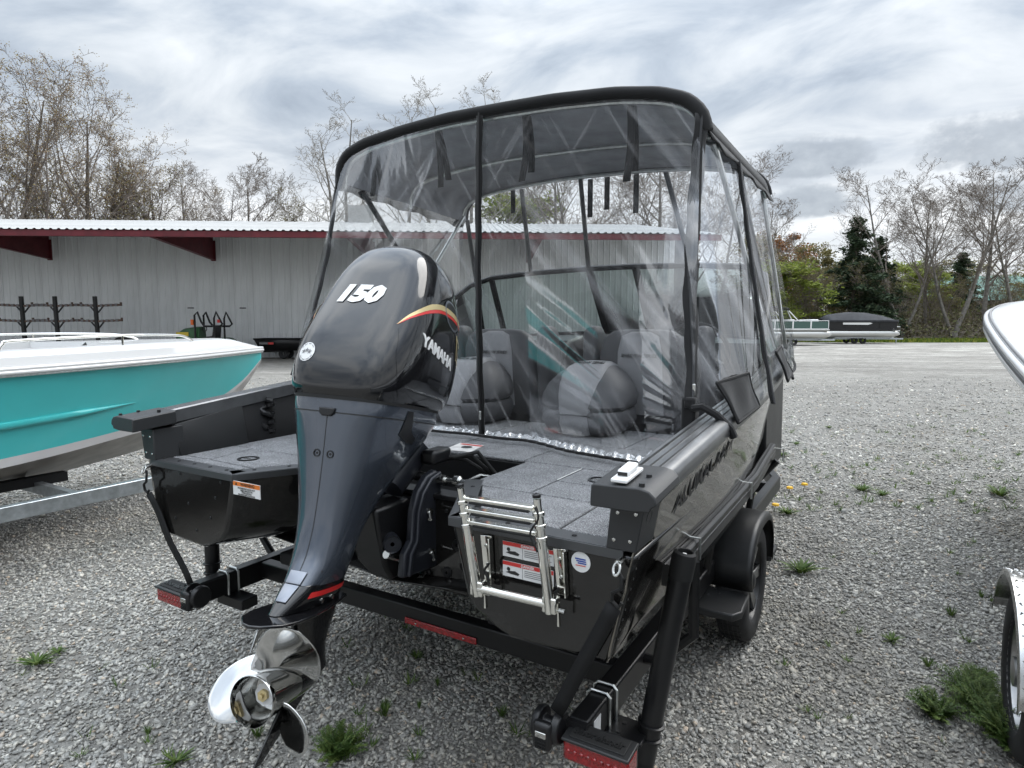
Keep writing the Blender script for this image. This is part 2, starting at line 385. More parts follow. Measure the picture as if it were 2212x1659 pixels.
def gravel(name, near):
    m = bpy.data.materials.new(name); m.use_nodes = True; nt = m.node_tree; b = nt.nodes['Principled BSDF']
    tc = N(nt, 'ShaderNodeTexCoord'); v = tc.outputs['Object']
    n0 = NOISE(nt, v, 40, 2, .5, 0, 1)
    va = N(nt, 'ShaderNodeVectorMath', operation='MULTIPLY_ADD', inp={1: (.018, .018, .018)}); LK(nt, n0, va.inputs[0]); LK(nt, v, va.inputs[2])
    vo = N(nt, 'ShaderNodeTexVoronoi', feature='F1', inp={'Scale': 58, 'Randomness': 1}); LK(nt, va.outputs[0], vo.inputs['Vector'])
    sp = N(nt, 'ShaderNodeSeparateColor'); LK(nt, vo.outputs['Color'], sp.inputs[0])
    stone = RAMP(nt, sp.outputs[0], [(0, (.24, .239, .232)), (.35, (.34, .336, .32)), (.62, (.42, .41, .385)), (.86, (.50, .485, .445)), (1, (.62, .60, .55))])
    gapf = N(nt, 'ShaderNodeMapRange', inp={1: .008, 2: .0125}); LK(nt, vo.outputs['Distance'], gapf.inputs[0])
    c = MIX(nt, MATH(nt, 'MULTIPLY', gapf.outputs[0], .85), stone, (.20, .192, .178))
    # fine silt, worn tracks and brown patches
    big = NOISE(nt, v, .22, 5, .6, .3); mid = NOISE(nt, v, 1.1, 4, .6)
    c = MIX(nt, RAMP(nt, mid, [(.52, (0, 0, 0)), (.75, (.18, .18, .18))]), c, (.17, .15, .125))
    sx = N(nt, 'ShaderNodeSeparateXYZ'); LK(nt, v, sx.inputs[0])
    # how far along the direction the lot recedes
    far = MATH(nt, 'ADD', MATH(nt, 'MULTIPLY', sx.outputs[0], -.5174), MATH(nt, 'MULTIPLY', sx.outputs[1], .8557))
    lat = MATH(nt, 'ADD', MATH(nt, 'MULTIPLY', sx.outputs[0], .8557), MATH(nt, 'MULTIPLY', sx.outputs[1], .5174))
    st = N(nt, 'ShaderNodeCombineXYZ'); LK(nt, MATH(nt, 'MULTIPLY', far, .5), st.inputs[0]); LK(nt, MATH(nt, 'MULTIPLY', lat, .16), st.inputs[1])
    streak = NOISE(nt, st.outputs[0], 1.0, 7, .72, 1.8)
    fr = N(nt, 'ShaderNodeMapRange', inp={1: 7.0, 2: 34.0}); LK(nt, far, fr.inputs[0])
    packed = RAMP(nt, streak, [(.36, (.20, .185, .165)), (.46, (.31, .295, .27)), (.54, (.43, .412, .375)), (.63, (.60, .58, .53))])
    gr = NOISE(nt, v, 18, 4, .7)
    packed = MIX(nt, .65, packed, RAMP(nt, gr, [(.3, (.5, .5, .5)), (.7, (1.1, 1.1, 1.1))]), 'MULTIPLY')
    c = MIX(nt, MATH(nt, 'MULTIPLY', fr.outputs[0], .72), c, packed)
    clump = NOISE(nt, v, 3.2, 5, .75, .8); c = MIX(nt, 1.0, c, RAMP(nt, clump, [(.34, (.70, .69, .67)), (.5, (.96, .96, .95)), (.66, (1.16, 1.16, 1.15))]), 'MULTIPLY')
    LK(nt, c, b.inputs['Base Color']); b.inputs['Roughness'].default_value = .9; b.inputs['Specular IOR Level'].default_value = .25
    h = MATH(nt, 'MULTIPLY', vo.outputs['Distance'], -1.0)
    bp = N(nt, 'ShaderNodeBump', inp={0: .4, 1: .25}); LK(nt, MATH(nt, 'MULTIPLY', h, MATH(nt, 'SUBTRACT', 1.0, fr.outputs[0])), bp.inputs['Height']); LK(nt, bp.outputs[0], b.inputs['Normal'])
    MT[name] = m
gravel('gravel', True)
def rnd_mat(name, stops, rough=.8, spec=.25, trans=0, bump=0):
    m = bpy.data.materials.new(name); m.use_nodes = True; nt = m.node_tree; b = nt.nodes['Principled BSDF']
    at = N(nt, 'ShaderNodeAttribute', attribute_name='rnd')
    c = RAMP(nt, at.outputs['Fac'], stops)
    if bump:
        tc = N(nt, 'ShaderNodeTexCoord'); n = NOISE(nt, tc.outputs['Object'], 130, 3, .6)
        c = MIX(nt, .5, c, RAMP(nt, n, [(.3, (.6, .6, .6)), (.7, (1.15, 1.15, 1.15))]), 'MULTIPLY')
        big = NOISE(nt, tc.outputs['Object'], .75, 5, .65, .5)      # silt and worn patches across the lot
        c = MIX(nt, 1.0, c, RAMP(nt, big, [(.35, (.72, .70, .66)), (.5, (.97, .97, .96)), (.68, (1.10, 1.10, 1.09))]), 'MULTIPLY')
    LK(nt, c, b.inputs['Base Color'])
    b.inputs['Roughness'].default_value = rough; b.inputs['Specular IOR Level'].default_value = spec
    if trans:
        out = nt.nodes['Material Output']; t = N(nt, 'ShaderNodeBsdfTranslucent'); LK(nt, c, t.inputs[0])
        mx = N(nt, 'ShaderNodeMixShader', inp={0: trans}); LK(nt, b.outputs[0], mx.inputs[1]); LK(nt, t.outputs[0], mx.inputs[2]); LK(nt, mx.outputs[0], out.inputs[0])
    MT[name] = m
rnd_mat('stone', [(0, (.25, .249, .24)), (.25, (.35, .345, .328)), (.55, (.425, .414, .388)), (.8, (.50, .485, .445)), (.94, (.58, .555, .50)), (.97, (.49, .39, .30)), (1, (.70, .68, .63))], .75, .3, 0, 1)
rnd_mat('leaf_spring', [(0, (.13, .175, .035)), (.5, (.22, .27, .055)), (1, (.33, .36, .09))], .7, .2, .35)
rnd_mat('leaf_olive', [(0, (.12, .115, .045)), (.5, (.20, .18, .075)), (1, (.30, .26, .12))], .7, .2, .3)
rnd_mat('leaf_dark', [(0, (.026, .042, .026)), (.6, (.045, .07, .038)), (1, (.075, .10, .05))], .7, .2, .15)
rnd_mat('leaf_rust', [(0, (.17, .07, .03)), (.5, (.28, .125, .045)), (1, (.36, .19, .07))], .7, .2, .3)
rnd_mat('leaf_bud', [(0, (.22, .12, .07)), (.5, (.28, .20, .09)), (1, (.40, .34, .16))], .7, .2, .3)
rnd_mat('leaf_brush', [(0, (.09, .075, .05)), (.5, (.15, .13, .075)), (.8, (.13, .155, .06)), (1, (.24, .21, .13))], .8, .2, .2)
rnd_mat('weed_leaf', [(0, (.045, .085, .018)), (.5, (.075, .13, .028)), (1, (.14, .19, .05))], .6, .3, .3)
rnd_mat('grass_blade', [(0, (.075, .12, .02)), (.6, (.14, .19, .03)), (1, (.3, .29, .06))], .7, .2, .3)
# ---------------------------------------------------------------- ground
CAMX, CAMY = 1.708, -1.566
RT = V((cos(R(31.16)), sin(R(31.16)), 0)); FW = V((-sin(R(31.16)), cos(R(31.16)), 0))
def W(lat, dep, z=0.0):
    p = V((CAMX, CAMY, 0)) + RT * lat + FW * dep; return V((p.x, p.y, z))
def LU(u, dep, z=0.0): return W((u - 1106) / 1380 * dep, dep, z)   # bearing measured on the site plan
HEAD = R(31.16)

def ground():
    mb = MB(); xs = [-700, -200, -60, -25, -12, -6, -3, 0, 3, 6, 12, 25, 60, 200, 700]
    mb.grid([[(x, y, -.012) for x in xs] for y in xs])
    tag(mb.build('ground', 'gravel', smooth=0), kind='structure')
ground()

def stones():
    # crushed stone: a sheet of loose chips, whole chips as far as single ones can be told apart
    base = []
    for s in range(10):
        r = np.random.default_rng(30 + s)
        P = np.array([(x, y, z) for x in (-1, 1) for y in (-1, 1) for z in (-1, 1)], float)
        P += r.uniform(-.42, .42, P.shape); P[:, 2] *= r.uniform(.34, .58); P[:, 1] *= r.uniform(.5, .85)
        P[:4] *= r.uniform(.7, 1, (1, 3)); base.append(P * .8)
    F = np.array([(0, 1, 3), (0, 3, 2), (4, 6, 7), (4, 7, 5), (0, 4, 5), (0, 5, 1), (2, 3, 7), (2, 7, 6), (0, 2, 6), (0, 6, 4), (1, 5, 7), (1, 7, 3)])
    pos = []; siz = []
    # wedge in front of the camera, chips thin out and grow a little with distance
    def dens(d): return np.interp(d, [1.0, 2.2, 3.2, 4.2, 5.5, 7, 9, 12, 16, 20], [4500, 4400, 3500, 2350, 1350, 720, 340, 135, 45, 12])
    def size(d): return np.interp(d, [1.0, 3.0, 5, 8, 12, 20], [.0076, .0080, .0095, .0125, .016, .020])
    for d0 in np.arange(1.1, 20, .3):
        d1 = d0 + .3; s0 = float(size(d0))
        lat = .95 * d1 + .55; area = 2 * lat * (d1 - d0); n = int(area * dens(d0))
        d = rng.uniform(d0, d1, n); l = rng.uniform(-lat, lat, n); k = np.abs(l) < .95 * d + .55
        pos.append(np.stack([l[k], d[k]], 1)); siz.append(s0 * rng.lognormal(0, .32, k.sum()))
    pos = np.concatenate(pos); siz = np.concatenate(siz)
    n = len(pos)
    X = CAMX + RT.x * pos[:, 0] + FW.x * pos[:, 1]; Y = CAMY + RT.y * pos[:, 0] + FW.y * pos[:, 1]
    # fewer chips on worn patches
    ang = rng.uniform(0, 2 * pi, n); tx = rng.normal(0, .3, n); ty = rng.normal(0, .3, n)
    ca, sa = np.cos(ang), np.sin(ang)
    B = np.stack(base)[rng.integers(0, 10, n)] * siz[:, None, None]
    x = B[:, :, 0] * ca[:, None] - B[:, :, 1] * sa[:, None]; y = B[:, :, 0] * sa[:, None] + B[:, :, 1] * ca[:, None]
    z = B[:, :, 2] + x * tx[:, None] + y * ty[:, None]
    co = np.stack([x + X[:, None], y + Y[:, None], z + (siz * rng.uniform(-.25, .30, n))[:, None] - .008], 2)
    me = bpy.data.meshes.new('gravel_chips'); nv = n * 8; nf = n * 12
    me.vertices.add(nv); me.vertices.foreach_set('co', co.astype(np.float32).ravel())
    idx = (F[None] + (np.arange(n) * 8)[:, None, None]).astype(np.int32).ravel()
    me.loops.add(nf * 3); me.loops.foreach_set('vertex_index', idx)
    me.polygons.add(nf); me.polygons.foreach_set('loop_start', np.arange(0, nf * 3, 3, dtype=np.int32)); me.polygons.foreach_set('loop_total', np.full(nf, 3, dtype=np.int32))
    a = me.attributes.new('rnd', 'FLOAT', 'POINT'); a.data.foreach_set('value', np.repeat(rng.uniform(0, 1, n) ** 1.1, 8).astype(np.float32))
    me.update(calc_edges=True)
    o = link('gravel', me, 'stone'); tag(o, 'loose grey crushed stone covering the whole lot', 'gravel', kind='stuff')
    print('stones', n)
stones()

# ---------------------------------------------------------------- storage shed
def shed():
    root = thing('storage_shed', LU(600, 31.8), (0, 0, HEAD + R(3)), 'long pale metal shed with dark red fascia behind the boats', 'building')
    X0, X1 = -34.0, 20.6; pw = .914; n = int((X1 - X0) / pw)
    # ribbed wall sheet
    mb = MB(); rows = []; prof = []
    for k in range(3):
        b = k * pw / 3
        prof += [(b, 0), (b + .035, -.032), (b + .065, -.032), (b + .10, 0), (b + .165, 0), (b + .172, -.007), (b + .185, 0), (b + .235, 0), (b + .242, -.007), (b + .255, 0)]
    prof.append((pw - .004, 0))
    mb.grid([[(x, y, z) for x, y in prof] for z in (0, 6.4)])
    wm = mb.mesh('wall_panel', 20)
    for i in range(n): link('wall_panel', wm, 'metal_shed', root, (X0 + i * pw, 0, 0))
    MB().box(X0, X1, .03, 14, 0, 6.3).build('inner_wall', 'shed_under', root, smooth=0)
    # roof sheets
    mb = MB(); prof = []
    for k in range(3):
        b = k * pw / 3
        prof += [(b, 0), (b + .05, .045), (b + .11, .045), (b + .16, 0), (b + .23, .0)]
    prof.append((pw, 0)); s = .176; L0, L1 = -6.35, 8.2
    mb.grid([[(x, y, 5.34 + (y + 6.2) * s + h) for x, h in prof] for y in (L0, L1)])
    rm = mb.mesh('roof_sheet', 20)
    for i in range(n): link('roof_sheet', rm, 'roof_pale', root, (X0 + i * pw, 0, 0))
    MB().prism([(X0, -6.2, 5.26), (X0, 8.2, 7.8), (X0, 8.2, 7.7), (X0, -6.2, 5.2)], (n * pw, 0, 0)).build('roof_deck', 'shed_under', root, smooth=0)
    MB().box(X0, X0 + n * pw, -6.3, -6.18, 5.06, 5.30).build('fascia', 'red_steel', root, bevel=.01)
    MB().box(X0, X0 + n * pw, -.12, -.03, 6.0, 6.2).build('eave_beam', 'red_steel', root)
    for k in range(-4, 3):
        x = k * 7.7 - 2.9
        if not X0 < x < X1: continue
        b = MB()
        b.prism([(x - .01, -.05, 4.78), (x - .01, -.05, 6.3), (x - .01, -6.1, 5.28), (x - .01, -6.1, 5.1)], (.02, 0, 0))
        b.bar((x, -.05, 4.78), (x, -6.1, 5.10), .2, .02); b.box(x - .11, x + .11, -.09, -.04, 4.72, 5.7)
        b.build('bracket', 'red_steel', root, smooth=0)
    for k in range(-4, 2):
        x = k * 7.7 - 2.9
        for a, c in (((x, -.2, 5.9), (x + 7.7, -5.9, 5.25)), ((x, -5.9, 5.25), (x + 7.7, -.2, 5.9))):
            MB().cyl(a, c, .012, n=5).build('brace_rod', 'plastic_black', root)
    for x in (-4.1, -1.6): MB().box(x - .15, x + .15, -.06, -.035, 2.42, 2.47).build('wall_slot', 'plastic_black', root, smooth=0)
    MB().box(2.2, 3.6, 7.2, 8.0, 7.6, 8.75).build('roof_vent', 'roof_pale', root, smooth=0)
shed()

# ---------------------------------------------------------------- trees
class Tree:
    def __init__(s, seed): s.r = random.Random(seed); s.parts = {0: MB(), 1: MB()}; s.tips = []
    def branch(s, p, d, L, rad, lev, P):
        r = s.r; k = P['seg'][lev]; pts = [p]; rs = [rad]; q = V(p); dd = V(d)
        for i in range(k):
            dd = (dd + V((r.gauss(0, 1), r.gauss(0, 1), r.gauss(0, 1))) * P['wob'][lev] + V((0, 0, 1)) * P['up'][lev]).normalized()
            q = q + dd * (L / k); pts.append(q.copy()); rs.append(max(rad * (1 - (i + 1) / k * P['taper'][lev]), P['minr']))
        s.parts[0 if lev < P['tl'] else 1].tube(pts, rs, P['sides'][lev], cap=False)
        if lev >= P['lv']:
            s.tips.append((q, dd)); 
            if P.get('midtips'): s.tips.append((pts[len(pts) // 2], dd))
            return
        n = P['n'][lev]
        for i in range(n):
            t = P['t0'][lev] + (1 - P['t0'][lev]) * (i + r.random()) / n
            f = t * k; j = min(int(f), k - 1); b = pts[j].lerp(pts[j + 1], f - j); ax = (pts[j + 1] - pts[j]).normalized()
            a = r.uniform(0, 2 * pi); o = ax.orthogonal().normalized(); w = ax.cross(o); side = o * cos(a) + w * sin(a)
            an = R(r.uniform(*P['ang'][lev])); nd = (ax * cos(an) + side * sin(an)).normalized()
            ll = L * P['len'][lev] * (1.15 - .75 * t if lev == 0 else 1.1 - .5 * t) * r.uniform(.75, 1.2)
            s.branch(b, nd, ll, max(rs[j] * P['rr'][lev], P['minr']), lev + 1, P)
        if P.get('tipext', True): s.tips.append((q, dd))
BARE = dict(seg=[9, 6, 4, 3, 2], wob=[.045, .10, .16, .2, .25], up=[.05, .10, .07, .05, .03], taper=[.86, .85, .85, .8, .5], sides=[7, 5, 3, 3, 3], n=[13, 8, 6, 4], t0=[.30, .22, .2, .15],
            ang=[(28, 52), (28, 55), (28, 58), (25, 60)], len=[.46, .46, .5, .55], rr=[.5, .55, .6, .65], lv=4, tl=1, minr=.013)
MAPLE = dict(BARE, n=[12, 7, 5, 3], ang=[(25, 48), (25, 50), (30, 60), (30, 60)], len=[.56, .46, .45, .5], t0=[.16, .2, .2, .1], up=[.05, .13, .10, .06, .03])
def leaf_cards(tips, per, size, spread, rg, droop=0):
    P = np.array([t[0][:] for t in tips], np.float32); m = len(P) * per
    c = np.repeat(P, per, 0) + rg.normal(0, spread, (m, 3))
    a = rg.normal(0, 1, (m, 3)); a /= np.linalg.norm(a, axis=1)[:, None]; b = np.cross(a, rg.normal(0, 1, (m, 3))); b /= np.linalg.norm(b, axis=1)[:, None] + 1e-6
    sz = size * rg.uniform(.5, 1.3, (m, 1)); b = b * .6
    return np.stack([c - a * sz, c + b * sz, c + a * sz, c - b * sz], 1), rg.uniform(0, 1, m)
TREES = {}; TOPZ = {}
def proto_bare(key, seed, P, H, rad, bark, twig, leaf=None, per=0, lsz=.1, spread=.12, multi=1):
    t = Tree(seed)
    for k in range(multi):
        d = V((0, 0, 1)) if multi == 1 else V((.28 * cos(k * 2.2 + seed), .28 * sin(k * 2.2 + seed), 1)).normalized()
        t.branch(V((0, 0, -.2)), d, H * (1 if k == 0 else .88), rad * (1 if k == 0 else .75), 0, P)
    meshes = [('trunk', t.parts[0].mesh('trunk', 60, fix=False), bark), ('crown', t.parts[1].mesh('crown', 60, fix=False), twig)]
    if leaf:
        rg = np.random.default_rng(seed); q, a = leaf_cards(t.tips, per, lsz, spread, rg); meshes.append(('leaves', quads_mesh('leaves', q, leaf, a), leaf))
    TREES[key] = meshes; TOPZ[key] = max(v.co.z for _, m, _m in meshes for v in m.vertices)
def proto_leafy(key, seed, H, Wd, leaf, n, lsz, base=.12, power=1.0, conifer=False):
    rg = np.random.default_rng(seed); t = Tree(seed)
    if conifer:
        t.parts[0].tube([(0, 0, -.2), (0, 0, H * .6), (0, 0, H)], [H * .016, H * .009, .02], 6, cap=False); C_ = []
        for i in range(int(H * 7)):
            h = H * (base + (1 - base) * (i + rg.random()) / (H * 7)); L = Wd * (1 - h / H) ** .85 * rg.uniform(.6, 1.15) + .15; a = rg.uniform(0, 2 * pi)
            e = V((L * cos(a), L * sin(a), h - L * rg.uniform(.12, .35))); t.parts[1].tube([(0, 0, h), e * .55 + V((0, 0, h * .45 + .05)), e], [.03, .02, .012], 3, cap=False)
            for k in range(int(4 + L * 9)):
                f = rg.random() ** .7; C_.append(((V((0, 0, h)).lerp(e, f) + V(rg.normal(0, .14, 3))), 0))
        per = max(1, int(n / len(C_))); q, a = leaf_cards(C_, per, lsz, .13, rg)
    else:
        P = dict(BARE, n=[9, 6, 4, 3], lv=3, t0=[.15, .2, .2, .1], len=[.5, .5, .5, .5], minr=.02)
        t.branch(V((0, 0, -.2)), V((0, 0, 1)), H * .93, H * .013, 0, P); tips = t.tips
        # clumps through the crown
        K = 70; cl = []
        for i in range(K):
            f = rg.random() ** .8; h = H * (base + (1 - base) * f); w = Wd * (sin(pi * min(1, (h / H * .88 + .1))) ** power) * sqrt(rg.random()); a = rg.uniform(0, 2 * pi)
            cl.append((w * cos(a), w * sin(a), h, rg.uniform(.45, 1.1) * Wd * .3))
        cl = np.array(cl); pick = rg.integers(0, K, n); d = rg.normal(0, 1, (n, 3)); d /= np.linalg.norm(d, axis=1)[:, None]
        pts = cl[pick, :3] + d * (cl[pick, 3] * rg.random(n) ** .45)[:, None] * (1, 1, .75)
        q, a = leaf_cards([(V(p), 0) for p in pts], 1, lsz, .02, rg)
        if tips:
            q2, a2 = leaf_cards(tips, 4, lsz, .2, rg); q = np.concatenate([q, q2]); a = np.concatenate([a, a2])
    TREES[key] = [('trunk', t.parts[0].mesh('trunk', 60, fix=False), 'bark'), ('branches', t.parts[1].mesh('branches', 60, fix=False), 'twig'), ('crown', quads_mesh('crown', q, leaf, a), leaf)]; TOPZ[key] = max(v.co.z for _, m, _m in TREES[key] for v in m.vertices)
proto_bare('bare1', 1, BARE, 20, .26, 'bark_grey', 'twig')
proto_bare('bare2', 5, dict(BARE, minr=.010, len=[.5, .5, .5, .5]), 20, .24, 'bark_grey', 'twig', multi=2)
proto_bare('bare3', 9, dict(BARE, minr=.009, n=[14, 7, 5, 3], len=[.34, .46, .5, .5], t0=[.22, .2, .2, .1]), 20, .2, 'bark_grey', 'twig_pale')
proto_bare('bud1', 11, MAPLE, 20, .3, 'bark', 'twig', 'leaf_bud', 3, .055, .14, multi=2)
proto_bare('bud2', 17, MAPLE, 20, .27, 'bark', 'twig', 'leaf_bud', 3, .055, .16)
proto_bare('bud3', 23, dict(MAPLE, lv=3, n=[14, 9, 7]), 12, .17, 'bark', 'twig', 'leaf_olive', 3, .06, .2, multi=2)
proto_leafy('lime', 31, 11, 3.3, 'leaf_spring', 6500, .15, .05, .6)
proto_leafy('olive', 32, 14, 3.6, 'leaf_olive', 6000, .15, .04, .6)
proto_leafy('rust', 33, 14, 4.6, 'leaf_rust', 7000, .15, .25, .7)
proto_leafy('conifer', 34, 16, 3.9, 'leaf_dark', 20000, .15, .05, conifer=True)
proto_leafy('dark', 35, 13, 3.4, 'leaf_dark', 5200, .16, .05, .6)
_tr = random.Random(3)
def tree(key, u, dep, H, label, name='bare_tree', group=None, wide=1.0, z=0):
    me = TREES[key]; H0 = TOPZ[key]
    s = H / H0; wide *= {'b': 1.25, 'l': 1.5, 'o': 1.45, 'r': 1.3, 'c': 1.15, 'd': 1.5}[key[0]]
    root = thing(name, LU(u, dep, z), (0, 0, _tr.uniform(0, 6.28)), label, 'tree', group); root.scale = (s * wide, s * wide, s)
    for n, m, mt in me: link(n, m, mt, root)
    return root
def topz(y, dep): return 1.66 + (700 - y) / 1380 * dep
for key, u, dep, y, wide, name, label in [
    ('bud1', -60, 47, 125, 1.0, 'maple_tree', 'tall budding maple at the far left edge, behind the shed'),
    ('bud2', 45, 50, 118, 1.0, 'maple_tree', 'tallest budding maple showing whole above the left end of the shed roof'),
    ('bud1', 140, 54, 175, 1.0, 'maple_tree', 'wide budding maple second from the left above the shed roof'),
    ('bud2', 215, 57, 255, 1.0, 'maple_tree', 'budding maple third from the left above the shed roof'),
    ('bud3', 270, 56, 318, 1.25, 'maple_tree', 'rusty olive budding tree where the left tree line steps down'),
    ('bud2', 345, 60, 335, .95, 'maple_tree', 'reddish budding tree above the second red bracket of the shed'),
    ('bud1', 395, 62, 360, .8, 'maple_tree', 'short budding tree between the reddish maple and the bare pair'),
    ('bare2', 478, 60, 330, .95, 'bare_tree', 'left of the bare pair above the shed, crown forking widely'),
    ('bare1', 545, 62, 345, 1.0, 'bare_tree', 'right of the bare pair above the shed, beside the sky gap'),
    ('bud3', 610, 64, 415, .9, 'young_tree', 'low thin tree by the sky gap left of the boat canopy'),
    ('bare3', 705, 60, 250, 1.25, 'bare_tree', 'pale bare tree nearest the left corner of the boat canopy'),
    ('bare3', 775, 62, 232, 1.2, 'bare_tree', 'second pale bare tree above the left slope of the canopy'),
    ('bare3', 870, 63, 205, 1.2, 'bare_tree', 'tall pale bare tree third above the canopy'),
    ('bare3', 945, 65, 205, 1.1, 'bare_tree', 'slim pale bare tree behind the middle of the canopy'),
    ('bare3', 1020, 62, 196, 1.1, 'bare_tree', 'highest pale bare tree peeking over the canopy'),
    ('bare3', 1100, 64, 196, 1.1, 'bare_tree', 'pale bare tree furthest right above the canopy'),
    ('bare1', 1200, 58, 270, 1.0, 'bare_tree', 'bare tree seen through the clear panel left of its middle'),
    ('bare2', 1310, 60, 300, 1.1, 'bare_tree', 'bare tree seen through the clear panel above the windscreen'),
    ('bare1', 1420, 58, 260, 1.1, 'bare_tree', 'bare tree seen through the clear panel beside the right zipper'),
    ('bare2', 1530, 62, 320, 1.1, 'bare_tree', 'bare tree seen through the clear side panel'),
    ('lime', 1120, 66, 415, 1.1, 'leafy_tree', 'light green tree over the shed roof seen through the clear panel'),
    ('olive', 1620, 68, 500, 1.0, 'leafy_tree', 'olive tree behind the right edge of the canopy'),
    ('rust', 1688, 78, 486, 1.0, 'leafy_tree', 'rust orange tree at the right edge of the canopy'),
    ('lime', 1690, 64, 560, 1.4, 'leafy_tree', 'bright green tree in front of the rust orange tree'),
    ('olive', 1762, 70, 520, .9, 'leafy_tree', 'tall olive tree between the bright green tree and the spruce'),
    ('bud3', 1735, 66, 560, 1.0, 'young_tree', 'thin brown tree above the silver pontoon boat'),
    ('conifer', 1838, 66, 470, 1.45, 'spruce_tree', 'dark pointed spruce behind the covered pontoon boat'),
    ('conifer', 1890, 69, 512, 1.4, 'spruce_tree', 'lower dark spruce just right of the pointed one'),
    ('olive', 1800, 74, 560, 1.0, 'leafy_tree', 'olive tree left of the pointed spruce'),
    ('bare2', 1945, 67, 352, .95, 'bare_tree', 'big forking bare tree right of the spruces'),
    ('bare1', 1990, 70, 400, 1.0, 'bare_tree', 'slim bare tree between the two big forking ones'),
    ('lime', 1985, 80, 575, 1.2, 'leafy_tree', 'light green tree low between the bare trunks'),
    ('bare2', 2058, 66, 330, 1.0, 'bare_tree', 'tallest bare tree before the green roofed building'),
    ('conifer', 2066, 80, 545, 1.5, 'spruce_tree', 'dark evergreen behind the tallest bare tree on the right'),
    ('bare1', 2125, 69, 345, 1.0, 'bare_tree', 'bare tree left of the white boat bow, crown spreading'),
    ('lime', 2150, 95, 590, 1.3, 'leafy_tree', 'light green tree behind the green roofed building'),
    ('bare2', 2200, 68, 390, .9, 'bare_tree', 'bare tree at the right edge over the white boat'),
    ('olive', 1930, 84, 600, 1.1, 'leafy_tree', 'low olive tree behind the big forking bare tree'),
    ('olive', 2230, 82, 560, 1.2, 'leafy_tree', 'olive tree at the far right edge'),
    ('dark', 1905, 70, 590, .8, 'leafy_tree', 'dark leafy tree at the foot of the spruces'),
    ('olive', 2020, 78, 610, 1.0, 'leafy_tree', 'brown olive tree left of the green roof'),
    ('olive', 1720, 86, 540, 1.1, 'leafy_tree', 'olive tree behind the bright green one, low in the tree line'),
    ('dark', 1780, 84, 560, 1.0, 'leafy_tree', 'dark tree filling the line left of the spruce'),
    ('olive', 1870, 90, 545, 1.1, 'leafy_tree', 'grey olive tree filling the line behind the spruces'),
    ('lime', 1955, 92, 560, 1.2, 'leafy_tree', 'spring green tree deep in the woods behind the forking trunk'),
    ('olive', 2085, 96, 555, 1.2, 'leafy_tree', 'olive tree rising behind the green roof'),
    ('dark', 2020, 92, 570, 1.0, 'leafy_tree', 'dark tree deep in the woods left of the green roof'),
    ('bud3', 1870, 66, 540, 1.0, 'young_tree', 'brown twiggy tree in front of the lower spruce'),
    ('bud3', 1925, 68, 560, 1.0, 'young_tree', 'brown twiggy tree left of the forking trunk'),
    ('bud3', 2020, 70, 570, 1.0, 'young_tree', 'brown twiggy tree under the slim bare tree'),
    ('bud3', 2165, 72, 560, 1.0, 'young_tree', 'brown twiggy tree in front of the green roof'),
    ('bare1', 1655, 66, 420, 1.0, 'bare_tree', 'bare tree half hidden by the canopy side curtain'),
    ('lime', 1660, 64, 590, .9, 'leafy_tree', 'green shrub like tree at the end of the shed'),
]:
    tree(key, u, dep, topz(y, dep), label, name, 'trees around the lot', wide)

